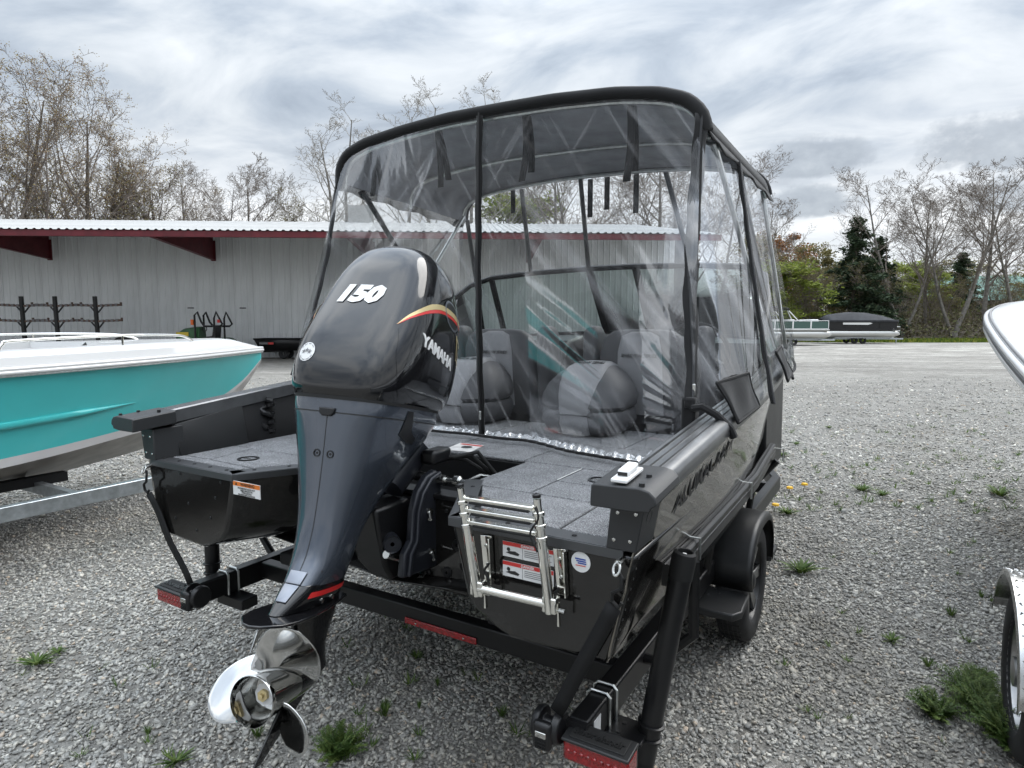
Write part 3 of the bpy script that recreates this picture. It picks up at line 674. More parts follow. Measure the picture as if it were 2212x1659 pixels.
def brushy():
    rg = np.random.default_rng(5)
    # bank of earth under the tree line
    mb = MB(); rows = []
    for dep, z in ((65, -.1), (68, .5), (72, 1.6), (80, 2.6), (120, 4.0)):
        rows.append([tuple(W(l, dep, z + .35 * sin(l * .31 + dep))) for l in range(-60, 150, 5)])
    m = pmat('bank_soil', (.085, .072, .052), .95, var=.4, vscale=.8)
    tag(mb.grid(rows).build('bank', 'bank_soil', smooth=60), kind='structure')
    n = 26000; l = rg.uniform(5, 75, n); d = rg.uniform(64.5, 79, n); h = rg.random(n) ** 1.3 * (1.3 + 1.1 * np.sin(l * .45) ** 2 + .5 * np.sin(l * 1.7)) 
    zb = np.interp(d, [65, 68, 72, 80], [-.1, .5, 1.6, 2.6])
    P = [(W(a, b, c), 0) for a, b, c in zip(l, d, zb + h)]
    q, a = leaf_cards(P, 1, .17, .05, rg); o = link('undergrowth', quads_mesh('undergrowth', q, 'leaf_brush', a))
    tag(o, 'brown and green undergrowth along the bank below the trees', 'undergrowth', kind='stuff')
    tw = MB()
    for i in range(1100):
        a_, b_ = rg.uniform(5, 75), rg.uniform(64.5, 79); z_ = float(np.interp(b_, [65, 68, 72, 80], [-.1, .5, 1.6, 2.6])); p = W(a_, b_, z_); e = p + V((rg.normal(0, .9), rg.normal(0, .9), rg.uniform(.8, 3.4)))
        tw.tube([p, p.lerp(e, .5) + V((rg.normal(0, .15), 0, .1)), e], [.022, .018, .012], 3, cap=False)
    tag(tw.build('brush_stems', 'twig', fix=False), 'thin bare stems standing in the undergrowth', 'brush', kind='stuff')
    # grass verge at the far edge of the lot
    n = 15000; l = rg.uniform(2, 70, n); d = 60 + rg.uniform(0, 6, n) + 2.0 * np.sin(l * .13); c = np.array([W(a, b, 0)[:] for a, b in zip(l, d)])
    hh = rg.uniform(.10, .38, n); w = rg.uniform(.05, .13, n); an = rg.uniform(0, pi, n); dx = np.stack([np.cos(an), np.sin(an), 0 * an], 1) * w[:, None]
    tip = c + np.stack([rg.normal(0, .08, n), rg.normal(0, .08, n), hh], 1)
    o = link('verge_grass', quads_mesh('verge_grass', np.stack([c - dx, c + dx, tip], 1), 'grass_blade', rg.random(n)))
    tag(o, 'yellow green strip of grass along the far edge of the lot', 'grass', kind='stuff')
    mb = MB(); pmat('verge_soil', (.10, .125, .035), .95, var=.4, vscale=2)
    mb.grid([[tuple(W(l, dd + 2.0 * sin(l * .13), .004)) for l in range(0, 110, 4)] for dd in (59.6, 63, 67)])
    tag(mb.build('verge', 'verge_soil', smooth=0), kind='structure')
brushy()
# ---------------------------------------------------------------- black fishing boat
GW = [(-.10, 1.195, 1.250), (.65, 1.212, 1.322), (1.3, 1.222, 1.378), (2.0, 1.195, 1.44), (3.0, 1.05, 1.52), (4.0, .73, 1.60), (5.0, .24, 1.67), (5.3, .02, 1.69)]
CH = [(-.10, 1.06, .735), (1.0, 1.085, .735), (2.0, 1.05, .775), (3.0, .85, .88), (4.0, .48, 1.05), (5.0, .09, 1.40), (5.3, .01, 1.60)]
KE = [(-.1, .64), (3.0, .62), (4.0, .74), (5.0, 1.15), (5.3, 1.5)]
def gw(y): return lerp_table(GWS, y)
def chn(y): return lerp_table(CHS, y)
GWS = [tuple(t) for t in smooth_table(GW, 60)]; CHS = [tuple(t) for t in smooth_table(CH, 60)]
BOAT = thing('fishing_boat', (0, 0, 0), label='glossy black aluminium fishing boat on a black trailer under a clear enclosure', cat='boat')
def boat_hull():
    ys = [0, .15, .3, .5, .75, 1, 1.35, 1.7, 2.05, 2.4, 2.75, 3.1, 3.5, 3.9, 4.3, 4.7, 5.0, 5.2, 5.29]
    for sg in (1, -1):
        rows = []
        for y in ys:
            (xg, zg), (xc, zc) = gw(y), chn(y); xg -= .02; r = []
            for k in range(13):
                t = k / 12; x = xg + (xc - xg) * t; z = zg - .01 + (zc - zg + .01) * t
                x += .012 * max(0, 1 - abs(t - .55) / .05) * (1 if 1 < k < 11 else 0)   # pressed stiffening rib
                r.append((sg * x, y, z))
            rows.append(r)
        MB().grid(rows).build('hull_side', 'hull_side_black', BOAT, smooth=25, thick=.006)
    rows = []
    for y in ys[2:]:
        xc, zc = chn(y); zk = lerp_table(KE, y)[0]; zk = min(zk, zc - .002)
        rows.append([(-xc, y, zc), (-xc * .93, y, zc - .015), (-xc * .5, y, (zc + zk) / 2), (0, y, zk), (xc * .5, y, (zc + zk) / 2), (xc * .93, y, zc - .015), (xc, y, zc)])
    MB().grid(rows).build('hull_bottom', 'hull_black', BOAT, smooth=25, thick=.006)
    # the two transom boxes either side of the motor well
    for sg in (1, -1):
        rings = []
        for y, xi in ((0, .54), (.42, .315), (.82, .315)):
            o = 1.145; b = .735
            poly = [(o, 1.05), (1.068, b), (xi + .22, b - .012), (xi + .17, b + .006), (xi + .09, b + .045), (xi + .06, b + .085), (xi + .045, b + .14), (xi, 1.05)]
            rings.append([(sg * x, y, z) for x, z in poly])
        MB().rings(rings).build('transom_box', 'hull_black', BOAT, bevel=.012, smooth=30)
        # folded edge trim round the box top
        tr = MB()
        top = [(1.11, -.006, 1.056), (.535, -.006, 1.056), (.305, .41, 1.056)]
        for (a, b, w) in ((top[0], top[1], (0, .065, 0)), (top[1], top[2], (.062, .03, 0))):
            pa, pb = V(a), V(b); q = [pa, pb, pb + V(w), pa + V(w)]
            tr.prism([(sg * p.x, p.y, p.z) for p in q], (0, 0, .009))
            tr.prism([(sg * p.x, p.y, p.z - .02) for p in (pa, pb, pb + V((0, -.004, 0)), pa + V((0, -.004, 0)))], (0, 0, .027))
        tr.build('edge_trim', 'trim_grey', BOAT, bevel=.003)
        for k in range(5):
            x = .62 + k * .11; MB().dome((sg * x, .028, 1.065), (0, 0, 1), .0085, .005).build('rivet', 'plastic_black', BOAT)
        for k in range(3):
            t = (k + .5) / 3; MB().dome((sg * (.56 - .2 * t + .0), .03 + .36 * t, 1.065), (0, 0, 1), .0085, .005).build('rivet', 'plastic_black', BOAT)
        # corner post between box and gunwale
        MB().prism([(sg * 1.062, -.012, 1.062), (sg * 1.146, -.012, 1.062), (sg * 1.17, -.012, 1.2), (sg * 1.075, -.012, 1.2)], (0, .14, 0)).build('corner_bracket', 'cap_charcoal', BOAT, bevel=.004)
        for x, z in ((1.085, 1.09), (1.13, 1.092), (1.095, 1.165), (1.145, 1.167)):
            MB().dome((sg * x, -.013, z), (0, -1, 0), .006, .003).build('rivet', 'steel', BOAT)
        for x, z in ((.70, .86), (.80, .79), (.95, .82), (.66, .95), (1.0, .93), (.9, 1.02), (.62, 1.02), (.85, .9)):
            if sg < 0: MB().dome((sg * x, -.001, z), (0, -1, 0), .007, .003).build('rivet', 'plastic_black', BOAT)
        # gunwale extrusion with grooves
        prof = [(-.105, -.055), (-.105, .0), (-.098, .006), (-.088, .006), (-.086, -.001), (-.078, -.001), (-.076, .006), (-.060, .006), (-.058, .001), (-.050, .001), (-.048, .006), (-.034, .006), (-.032, .001), (-.024, .001), (-.022, .006), (-.006, .004), (.006, -.004), (.012, -.018), (.012, -.045), (.004, -.058), (-.012, -.058), (-.014, -.040), (-.09, -.040), (-.092, -.055)]
        rows = []; n = 44
        for i in range(n):
            y = .04 + (5.28 - .04) * (i / (n - 1)) ** 1.1; xg, zg = gw(y); k = min(1, max(.12, xg / .3))
            rows.append([(sg * (xg + px * k), y, zg + pz) for px, pz in prof])
        MB().rings(rows).build('gunwale', 'gunwale_alu', BOAT, smooth=40)
        # corner cap: flat top, rounded outer edge, deep skirt
        cp = [(1.055, 1.200), (1.057, 1.252), (1.063, 1.259), (1.185, 1.263), (1.210, 1.257), (1.225, 1.243), (1.229, 1.224), (1.217, 1.216), (1.212, 1.205), (1.165, 1.200)]
        MB().rings([[(sg * x, y, z + (y + .1) * .085) for x, z in cp] for y in (-.105, .09)]).build('corner_cap', 'cap_charcoal', BOAT, bevel=.004, segs=2)
        for x, y in ((1.185, -.085), (1.178, -.012), (1.09, .03)):
            s_ = MB().cyl((sg * x, y, 1.258 + (y + .1) * .085), (sg * x, y, 1.270 + (y + .1) * .085), .0085, .007, 10).build('screw', 'plastic_black', BOAT)
        # inner side skin
        rows = []
        for i in range(14):
            y = .09 + i * .2; xg, zg = gw(y); rows.append([(sg * (xg - .095), y, zg - .03), (sg * (xg - .13), y, 1.05), (sg * (xg - .16), y, .72)])
        MB().grid(rows).build('inner_side', 'well_black', BOAT, thick=.006)
        # padded liner panel
        MB().add([(sg * 1.093, .10, 1.205), (sg * 1.108, .46, 1.255), (sg * 1.066, .46, 1.064), (sg * 1.055, .10, 1.064)], [(0, 1, 2, 3)]).build('side_liner', 'satin_charcoal', BOAT, thick=.008, bevel=.003)
boat_hull()
def boat_deck():
    B = BOAT
    # motor well: floor, front wall, sloped sides, motor board
    MB().box(-.33, .33, .43, .80, .86, .90).build('well_floor', 'well_black', B)
    MB().box(-.46, .46, .80, .815, .86, 1.052).build('well_wall', 'well_black', B)
    MB().box(-.36, .36, .40, .455, .60, .985).build('motor_board', 'hull_black', B, bevel=.006)
    MB().box(-.34, .36, .385, .47, .975, .993).build('board_cap', 'powder_black', B, bevel=.004)
    for x, z, r in ((.22, .68, .022), (.30, .72, .018), (.12, .66, .016), (.27, .8, .024), (.31, .9, .012), (.22, .93, .008), (.25, .93, .008), (-.2, .7, .02)):
        MB().lathe([(r * .3, 0), (r * .35, .004), (r * .7, .005), (r, .002), (r, -.01)], (x, .398, z), (0, -1, 0), 14).build('drain_fitting', 'plastic_black', B)
    MB().cyl((.10, .40, .655), (.115, .36, .645), .014, .014, 12).build('drain_plug', 'steel', B)
    # deck base then carpeted lids with gaps
    base = MB()
    for sg in (1, -1): base.prism([(sg * 1.075, .06, 1.046), (sg * .56, .06, 1.046), (sg * .335, .43, 1.046), (sg * .335, .815, 1.046), (sg * 1.10, .815, 1.046)], (0, 0, .006))
    base.box(-1.10, 1.10, .816, 1.82, 1.046, 1.052); base.build('deck_base', 'well_black', B, smooth=0)
    g = .004
    def lid(poly, mat='carpet'):
        c = V((sum(p[0] for p in poly) / len(poly), sum(p[1] for p in poly) / len(poly), 0)); q = []
        for x, y in poly:
            d = V((x, y, 0)) - c; q.append((x - math.copysign(g, d.x), y - math.copysign(g, d.y), 1.0525))
        return MB().prism(q, (0, 0, .012)).build('deck_lid', mat, B, bevel=.004)
    lid([(.60, .063), (.885, .063), (.885, .366), (.435, .366), (.41, .365)]); lid([(.885, .063), (1.078, .063), (1.078, .366), (.885, .366)])
    lid([(.345, .44), (.395, .366), (.613, .366), (.613, .815), (.345, .815)]); lid([(.613, .366), (.875, .366), (.875, .572), (.613, .572)])
    lid([(.613, .572), (.875, .572), (.875, .815), (.613, .815)]); lid([(.875, .366), (1.085, .366), (1.088, .815), (.875, .815)])
    lid([(-.6, .063), (-.875, .063), (-1.078, .063), (-1.078, .125), (-.875, .125), (-.56, .11)]); lid([(-1.075, .125), (-.875, .125), (-.925, .385), (-1.08, .385)])
    lid([(-.875, .125), (-.555, .115), (-.425, .33), (-.43, .385), (-.925, .385)]); lid([(-1.08, .385), (-.36, .385), (-.345, .44), (-.345, .815), (-1.09, .815)])
    for a, b in ((-1.09, -.62), (-.62, -.15), (.325, .82), (.82, 1.08)):
        lid([(a, .817), (b, .817), (b, 1.30), (a, 1.30)])
    lid([(-.15, .817), (.325, .817), (.325, 1.30), (-.15, 1.30)])
    for a, b in ((-1.08, -.2), (-.2, .6), (.6, 1.08)): lid([(a, 1.30), (b, 1.30), (b, 1.81), (a, 1.81)])
    for x, y in ((.755, .66), (-.735, .215)):
        r = MB().lathe([(.045, .0), (.047, .003), (.036, .004), (.034, -.004), (.001, -.004)], (x, y, 1.0655), (0, 0, 1), 20).build('lid_latch', 'plastic_black', B); r.scale = (1, 1, 1)
        MB().box(x - .03, x + .03, y - .006, y + .006, 1.0645, 1.0675).build('latch_bar', 'steel', r)
    MB().box(.612, .616, .58, .80, 1.0652, 1.0668).build('seam_strip', 'decal_white', B, smooth=0)
    # light card lying on the deck by the well
    q = MB().prism([(-.11, .82, 1.066), (.03, .835, 1.066), (-.005, 1.0, 1.066), (-.145, 1.0, 1.066)], (0, 0, .003)); q.build('deck_card', 'paper_card', B, smooth=0)
    MB().lathe([(.028, 0), (.026, .002), (.001, .002)], (-.05, .92, 1.069), (0, 0, 1), 16).build('card_hole', 'decal_black', B)
    MB().box(-.12, .0, .965, .985, 1.0695, 1.0705).build('card_stripe', 'decal_red', B, smooth=0)
    # cockpit
    MB().box(-.92, .92, 1.82, 3.15, .70, .72).build('cockpit_floor', 'carpet', B)
    MB().box(-1.06, 1.06, 1.80, 1.815, .72, 1.05).build('deck_riser', 'well_black', B)
    for sg in (1, -1):
        c = MB(); x0, x1 = (.33, 1.04) if sg > 0 else (-1.04, -.33)
        c.prism([(x0, 2.56, .72), (x0, 2.50, 1.42), (x0, 2.62, 1.54), (x0, 3.02, 1.60), (x0, 3.15, 1.50), (x0, 3.2, .72)], (x1 - x0, 0, 0)); c.build('console', 'satin_charcoal', B, bevel=.02)
        MB().box(x0 + .08, x1 - .1, 2.495, 2.515, 1.12, 1.38).build('glovebox', 'plastic_black', B, bevel=.01)
        MB().box(x0 + .1, x1 - .12, 2.487, 2.494, 1.245, 1.255).build('trim_line', 'trim_grey', B)
    MB().box(-.33, .33, 3.0, 3.04, .72, 1.5).build('walkthrough_door', 'satin_charcoal', B, bevel=.01)
    # steering wheel
    sw = MB(); pts = [V((.66, 2.36, 1.50)) + (V((1, 0, 0)) * cos(2 * pi * k / 28) + V((0, -.42, .9)).normalized() * sin(2 * pi * k / 28)) * .18 for k in range(28)]; sw.tube(pts, .016, 8, loop=True)
    w = sw.build('steering_wheel', 'plastic_black', B); sp = MB(); sp.cyl((.66, 2.36, 1.5), (.66, 2.52, 1.45), .03, n=10)
    for k in range(3):
        a = pi / 2 + k * 2 * pi / 3; sp.bar((.66, 2.36, 1.5), V((.66, 2.36, 1.5)) + (V((1, 0, 0)) * cos(a) + V((0, -.42, .9)).normalized() * sin(a)) * .17, .03, .012)
    sp.build('wheel_spokes', 'steel', w)
    # starboard lettering, fittings, stickers
    d = V((0, .66, .088)).normalized(); t = put_text('lettering', 'ALUMACRAFT', .105, 'decal_black', B, (1.5, .63, 1.168), d, (-.18, 0, 1), sx=1.0, bold=.0025, ext=.003)
    xs = [v.co.y for v in t.data.vertices]; k = .68 / (max(xs) - min(xs)); mid = (max(xs) + min(xs)) / 2
    for v in t.data.vertices:
        y = .63 + (v.co.y - mid) * k; v.co.y = y
        (xg, zg), (xc, zc) = gw(y), chn(y); f = (zg - v.co.z) / (zg - zc); v.co.x = xg - .02 + (xc - xg + .02) * f + .004 + (.004 if v.co.x > 1.5 else 0)
    v_ = MB().lathe([(.013, .004), (.02, .006), (.024, .004), (.024, -.006)], (1.152, .0, 1.15), (1, 0, -.2), 18); v_.build('hull_vent', 'plastic_black', B, loc=(.004, .045, 0))
    for i in range(9):
        z = .8 + i * .03; x = 1.068 + (z - .735) * .235; MB().dome((x + .004, .018, z), (1, 0, -.2), .004, .002, 6).build('rivet', 'plastic_black', B)
    for z, pic in ((1.0, 0), (.94, 1)):
        dc = MB().box(.732, .902, -.0045, -.002, z - .024, z + .022).build('danger_label', 'decal_white', B, smooth=0)
        MB().box(.7325, .9015, -.0052, -.0045, z + .010, z + .0215).build('red_band', 'decal_red', dc, smooth=0)
        put_text('band_text', 'DANGER', .011, 'decal_white', dc, (.817, -.0054, z + .0155), (1, 0, 0), (0, 0, 1), ext=.0001, bold=.0003)
        ic = MB(); ic.add([(.742, -.0052, z - .012), (.755, -.0052, z - .006), (.775, -.0052, z - .004), (.79, -.0052, z - .010), (.785, -.0052, z - .016), (.76, -.0052, z - .015)], [(0, 1, 2, 3, 4, 5)])
        ic.lathe([(.006, 0), (.0001, .0001)], (.752, -.0052, z - .001), (0, -1, 0), 10); ic.build('pictogram', 'decal_black', dc, smooth=0)
        ln = MB(); [ln.box(.806, .895 - (k % 3) * .008, -.0052, -.0046, z + .002 - k * .0055, z + .0038 - k * .0055) for k in range(4)]; ln.build('small_print', 'text_grey', dc, smooth=0)
        MB().box(.7995, .8005, -.0052, -.0046, z - .023, z + .009).build('divider', 'text_grey', dc, smooth=0)
    MB().box(.905, .945, -.0045, -.002, 1.028, 1.042).build('rating_plate', 'trim_grey', B, smooth=0)
    st = MB().lathe([(.029, 0), (.029, .002), (.0001, .0025)], (.985, -.001, 1.005), (0, -1, 0), 28).build('round_sticker', 'decal_white', B)
    for k in range(3): MB().box(.968 + k * .004, 1.0 + k * .001, -.0046, -.0036, 1.012 - k * .006, 1.0155 - k * .006).build('sticker_bar', 'decal_blue', st, smooth=0)
    MB().box(.97, 1.0, -.0046, -.0036, .994, .996).build('sticker_line', 'decal_red', st, smooth=0)
    # warning label on the port box
    wl = MB().box(-.525, -.36, -.0045, -.002, .985, 1.04).build('warning_label', 'decal_white', B, smooth=0)
    # it sits on the angled inner face of the port box
    wl.location = (-.01, .0, 0); 
    MB().box(-.524, -.361, -.0052, -.0044, 1.022, 1.039).build('orange_band', 'decal_orange', wl, smooth=0)
    put_text('band_text', '▲ WARNING' if False else 'WARNING', .0175, 'decal_black', wl, (-.435, -.0055, 1.0305), (1, 0, 0), (0, 0, 1), ext=.0001, bold=.0006)
    tri = MB(); tri.add([(-.512, -.0055, 1.025), (-.496, -.0055, 1.025), (-.504, -.0055, 1.037)], [(0, 1, 2)]); tri.build('warning_triangle', 'decal_black', wl, smooth=0)
    for k, s_ in enumerate(('PROVISIONS HAVE NOT', 'BEEN MADE FOR', 'TWIN (DUAL)', 'ENGINE APPLICATIONS')):
        put_text('label_line', s_, .0098, 'decal_black', wl, (-.442, -.0055, 1.0145 - k * .0085), (1, 0, 0), (0, 0, 1), ext=.0001, bold=.0002)
    # little white stern light on the starboard cap
    cl = MB().prism([(1.108, -.10, 1.267), (1.152, -.10, 1.267), (1.152, .02, 1.277), (1.108, .02, 1.277)], (0, 0, .010)).build('stern_light', 'plastic_white', B, bevel=.003)
    MB().prism([(1.115, -.075, 1.277), (1.146, -.075, 1.277), (1.146, .0, 1.286), (1.115, .0, 1.286)], (0, 0, .018)).build('light_head', 'plastic_white', cl, bevel=.006)
    MB().box(1.118, 1.143, -.0765, -.074, 1.281, 1.290).build('light_lens', 'decal_black', cl)
    # eye bolts with hooks on both transom corners
    for sg in (1, -1):
        e = MB(); c = V((sg * 1.105, -.018, 1.028)); e.tube([c + V((0, -.012 + .0 * k, 0)) + V((cos(a) * .009, sin(a) * .008 - .010, sin(a) * .015 - .006)) for k, a in enumerate([i * pi / 8 for i in range(16)])], .004, 8, loop=True)
        e.cyl(c + V((0, .02, .012)), c + V((0, -.012, .006)), .010, n=10); e.build('eye_bolt', 'steel', B)
    # port rod holder / throttle wires on the inner side
    cb = MB(); pts = [(-1.10 + .015 * sin(k * 1.1), .60 + .03 * sin(k * .9), 1.27 - k * .011) for k in range(16)]; cb.tube(pts, .014, 8)
    for k in range(4): cb.lathe([(.012, -.012), (.024, -.008), (.024, .008), (.012, .012)], (-1.095, .62, 1.24 - k * .045), (0, 0, 1), 12)
    cb.build('rod_holder', 'plastic_black', B)
boat_deck()
def windscreen():
    B = BOAT
    top = [(-1.10, 1.95, 1.60), (-1.085, 2.15, 1.80), (-1.03, 2.36, 1.94), (-.92, 2.48, 2.0), (-.6, 2.55, 2.03), (-.17, 2.58, 2.045), (.17, 2.58, 2.045), (.6, 2.55, 2.03), (.92, 2.48, 2.0), (1.03, 2.36, 1.94), (1.085, 2.15, 1.80), (1.10, 1.95, 1.60)]
    bot = [(-1.12, 2.0, 1.48), (-1.11, 2.3, 1.50), (-1.06, 2.6, 1.53), (-.97, 2.76, 1.56), (-.62, 2.88, 1.585), (-.17, 2.92, 1.60), (.17, 2.92, 1.60), (.62, 2.88, 1.585), (.97, 2.76, 1.56), (1.06, 2.6, 1.53), (1.11, 2.3, 1.50), (1.12, 2.0, 1.48)]
    T = [V(p) for p in top]; Bo = [V(p) for p in bot]
    MB().tube(T, .019, 8).build('windscreen_rail', 'powder_black', B); MB().tube(Bo, .014, 8).build('windscreen_sill', 'powder_black', B)
    for i in (3, 5, 6, 8): MB().bar(T[i], Bo[i], .05 if i in (5, 6) else .04, .03, (0, -1, 0)).build('windscreen_post', 'powder_black', B, bevel=.006)
    for a, b in ((0, 3), (3, 5), (5, 6), (6, 8), (8, 11)):
        MB().grid([T[a:b + 1], Bo[a:b + 1]]).build('windscreen_pane', 'windshield_tint', B, smooth=60)
windscreen()

# ---------------------------------------------------------------- seats
def rsolid(rows, name, mat, par, k=28, n=3.2, **kw):
    return MB().rings([superell(cx, cy, z, a, b, n, k) for cx, cy, z, a, b in rows]).build(name, mat, par, smooth=50, **kw)
def jump_seat(x, y, label):
    r = thing('jump_seat', (x, y, 1.066), (0, 0, R(4)), label, 'seat', 'folded aft jump seats')
    body = [(0, .03, 0, .17, .19), (0, .02, .02, .215, .225), (0, .01, .07, .24, .25), (0, .0, .12, .235, .25), (0, .0, .135, .228, .24)]
    rsolid(body, 'cushion', 'seat_dark', r)
    up = [(0, .0, .138, .225, .235), (0, .0, .16, .25, .25), (0, .015, .21, .252, .25), (0, .03, .27, .225, .225), (0, .05, .325, .175, .185), (0, .065, .36, .12, .14), (0, .07, .378, .07, .09)]
    rsolid(up, 'backrest', 'seat_dark', r, n=2.6)
    pan = [(0, -.004, .012, .085, .232), (0, -.004, .07, .095, .260), (0, -.004, .13, .10, .256), (0, -.004, .16, .105, .258), (0, .010, .21, .115, .258), (0, .026, .27, .125, .232), (0, .046, .325, .125, .195), (0, .062, .362, .11, .15), (0, .07, .383, .08, .10), (0, .07, .388, .04, .05)]
    p = rsolid(pan, 'centre_panel', 'seat_grey', r, n=5)
    MB().tube([V((-.10, -.262, .118)), V((0, -.268, .123)), V((.10, -.262, .118))], .004, 6).build('piping', 'decal_black', p)
    put_text('embroidery', 'SHADOW SERIES', .026, 'decal_black', p, (0, -.04, .385), (1, 0, 0), (0, .75, .5), ext=.0015, shear=.3)
    MB().lathe([(.05, -.06), (.03, -.05), (.03, .0)], (0, .02, .0), (0, 0, 1), 14).build('pedestal', 'steel', r)
jump_seat(.25, 1.68, 'folded two tone grey jump seat on the deck at the right')
jump_seat(-.56, 1.68, 'folded two tone grey jump seat on the deck behind the outboard')
def helm_seat(x, y, label):
    r = thing('helm_seat', (x, y, .72), (0, 0, 0), label, 'seat', 'helm seats behind the consoles')
    MB().lathe([(.14, 0), (.14, .012), (.04, .03), (.035, .3)], (0, 0, 0), (0, 0, 1), 18).build('pedestal', 'steel', r)
    rsolid([(0, .05, .30, .24, .24), (0, .05, .33, .26, .26), (0, .05, .40, .26, .26), (0, .05, .43, .24, .24)], 'cushion', 'seat_dark', r)
    bk = [(0, -.20, .36, .25, .06), (0, -.215, .42, .275, .08), (0, -.235, .60, .275, .085), (0, -.25, .78, .262, .08), (0, -.26, .86, .235, .065), (0, -.262, .898, .18, .048), (0, -.262, .91, .10, .02)]
    b = rsolid(bk, 'backrest', 'seat_dark', r, n=3.5)
    rsolid([(0, -.248, .42, .145, .060), (0, -.268, .6, .145, .064), (0, -.28, .78, .14, .062), (0, -.287, .87, .115, .05), (0, -.284, .897, .06, .03)], 'back_panel', 'seat_grey', r, n=5)
    put_text('embroidery', 'SHADOW SERIES', .028, 'decal_black', b, (0, -.348, .76), (1, 0, 0), (0, .1, 1), ext=.0015, shear=.3)
    for sg in (1, -1): rsolid([(sg * .33, -.17, .36, .035, .06), (sg * .33, -.18, .40, .055, .09), (sg * .33, -.2, .7, .055, .09), (sg * .33, -.21, .88, .052, .085), (sg * .33, -.21, .918, .038, .06), (sg * .33, -.21, .93, .015, .03)], 'side_bolster', 'seat_dark', r)
helm_seat(.45, 2.24, 'grey high backed helm seat by the steering wheel at the right')
helm_seat(-.53, 2.24, 'grey high backed passenger seat left of the middle zipper')
# ---------------------------------------------------------------- clear camper enclosure with canvas top
CAN = thing('boat_canopy', (0, 1.7, 1.3), label='black canvas top with wrinkled clear vinyl curtains over the black boat', cat='canopy')
CO = V((0, 1.7, 1.3))
def loc(mb): mb.v = [tuple(V(p) - CO) for p in mb.v]; return mb
def resample(pts, n):
    P = np.array(pts, float); d = np.r_[0, np.cumsum(np.linalg.norm(np.diff(P, axis=0), axis=1))]; t = np.linspace(0, d[-1], n)
    # smooth interpolation through the points
    out = np.stack([np.interp(t, d, P[:, i]) for i in range(3)], 1)
    for _ in range(max(1, n // 40)): out[1:-1] = .25 * out[:-2] + .5 * out[1:-1] + .25 * out[2:]
    return out
ARCH = [(-1.065, 2.47), (-1.06, 2.56), (-1.0, 2.625), (-.86, 2.665), (-.6, 2.69), (-.3, 2.705), (0, 2.70), (.3, 2.69), (.6, 2.665), (.8, 2.63), (.92, 2.585), (.985, 2.52), (1.0, 2.45)]
def arch(y):
    k = (y - 1.15) / 1.25; r = []
    for x, z in ARCH: r.append((x * (1 + .03 * k), y - .05 * sin(pi * k) * 0, z - .045 * k - .035 * sin(pi * k) * max(0, (z - 2.5) / .2) * .6))
    return r
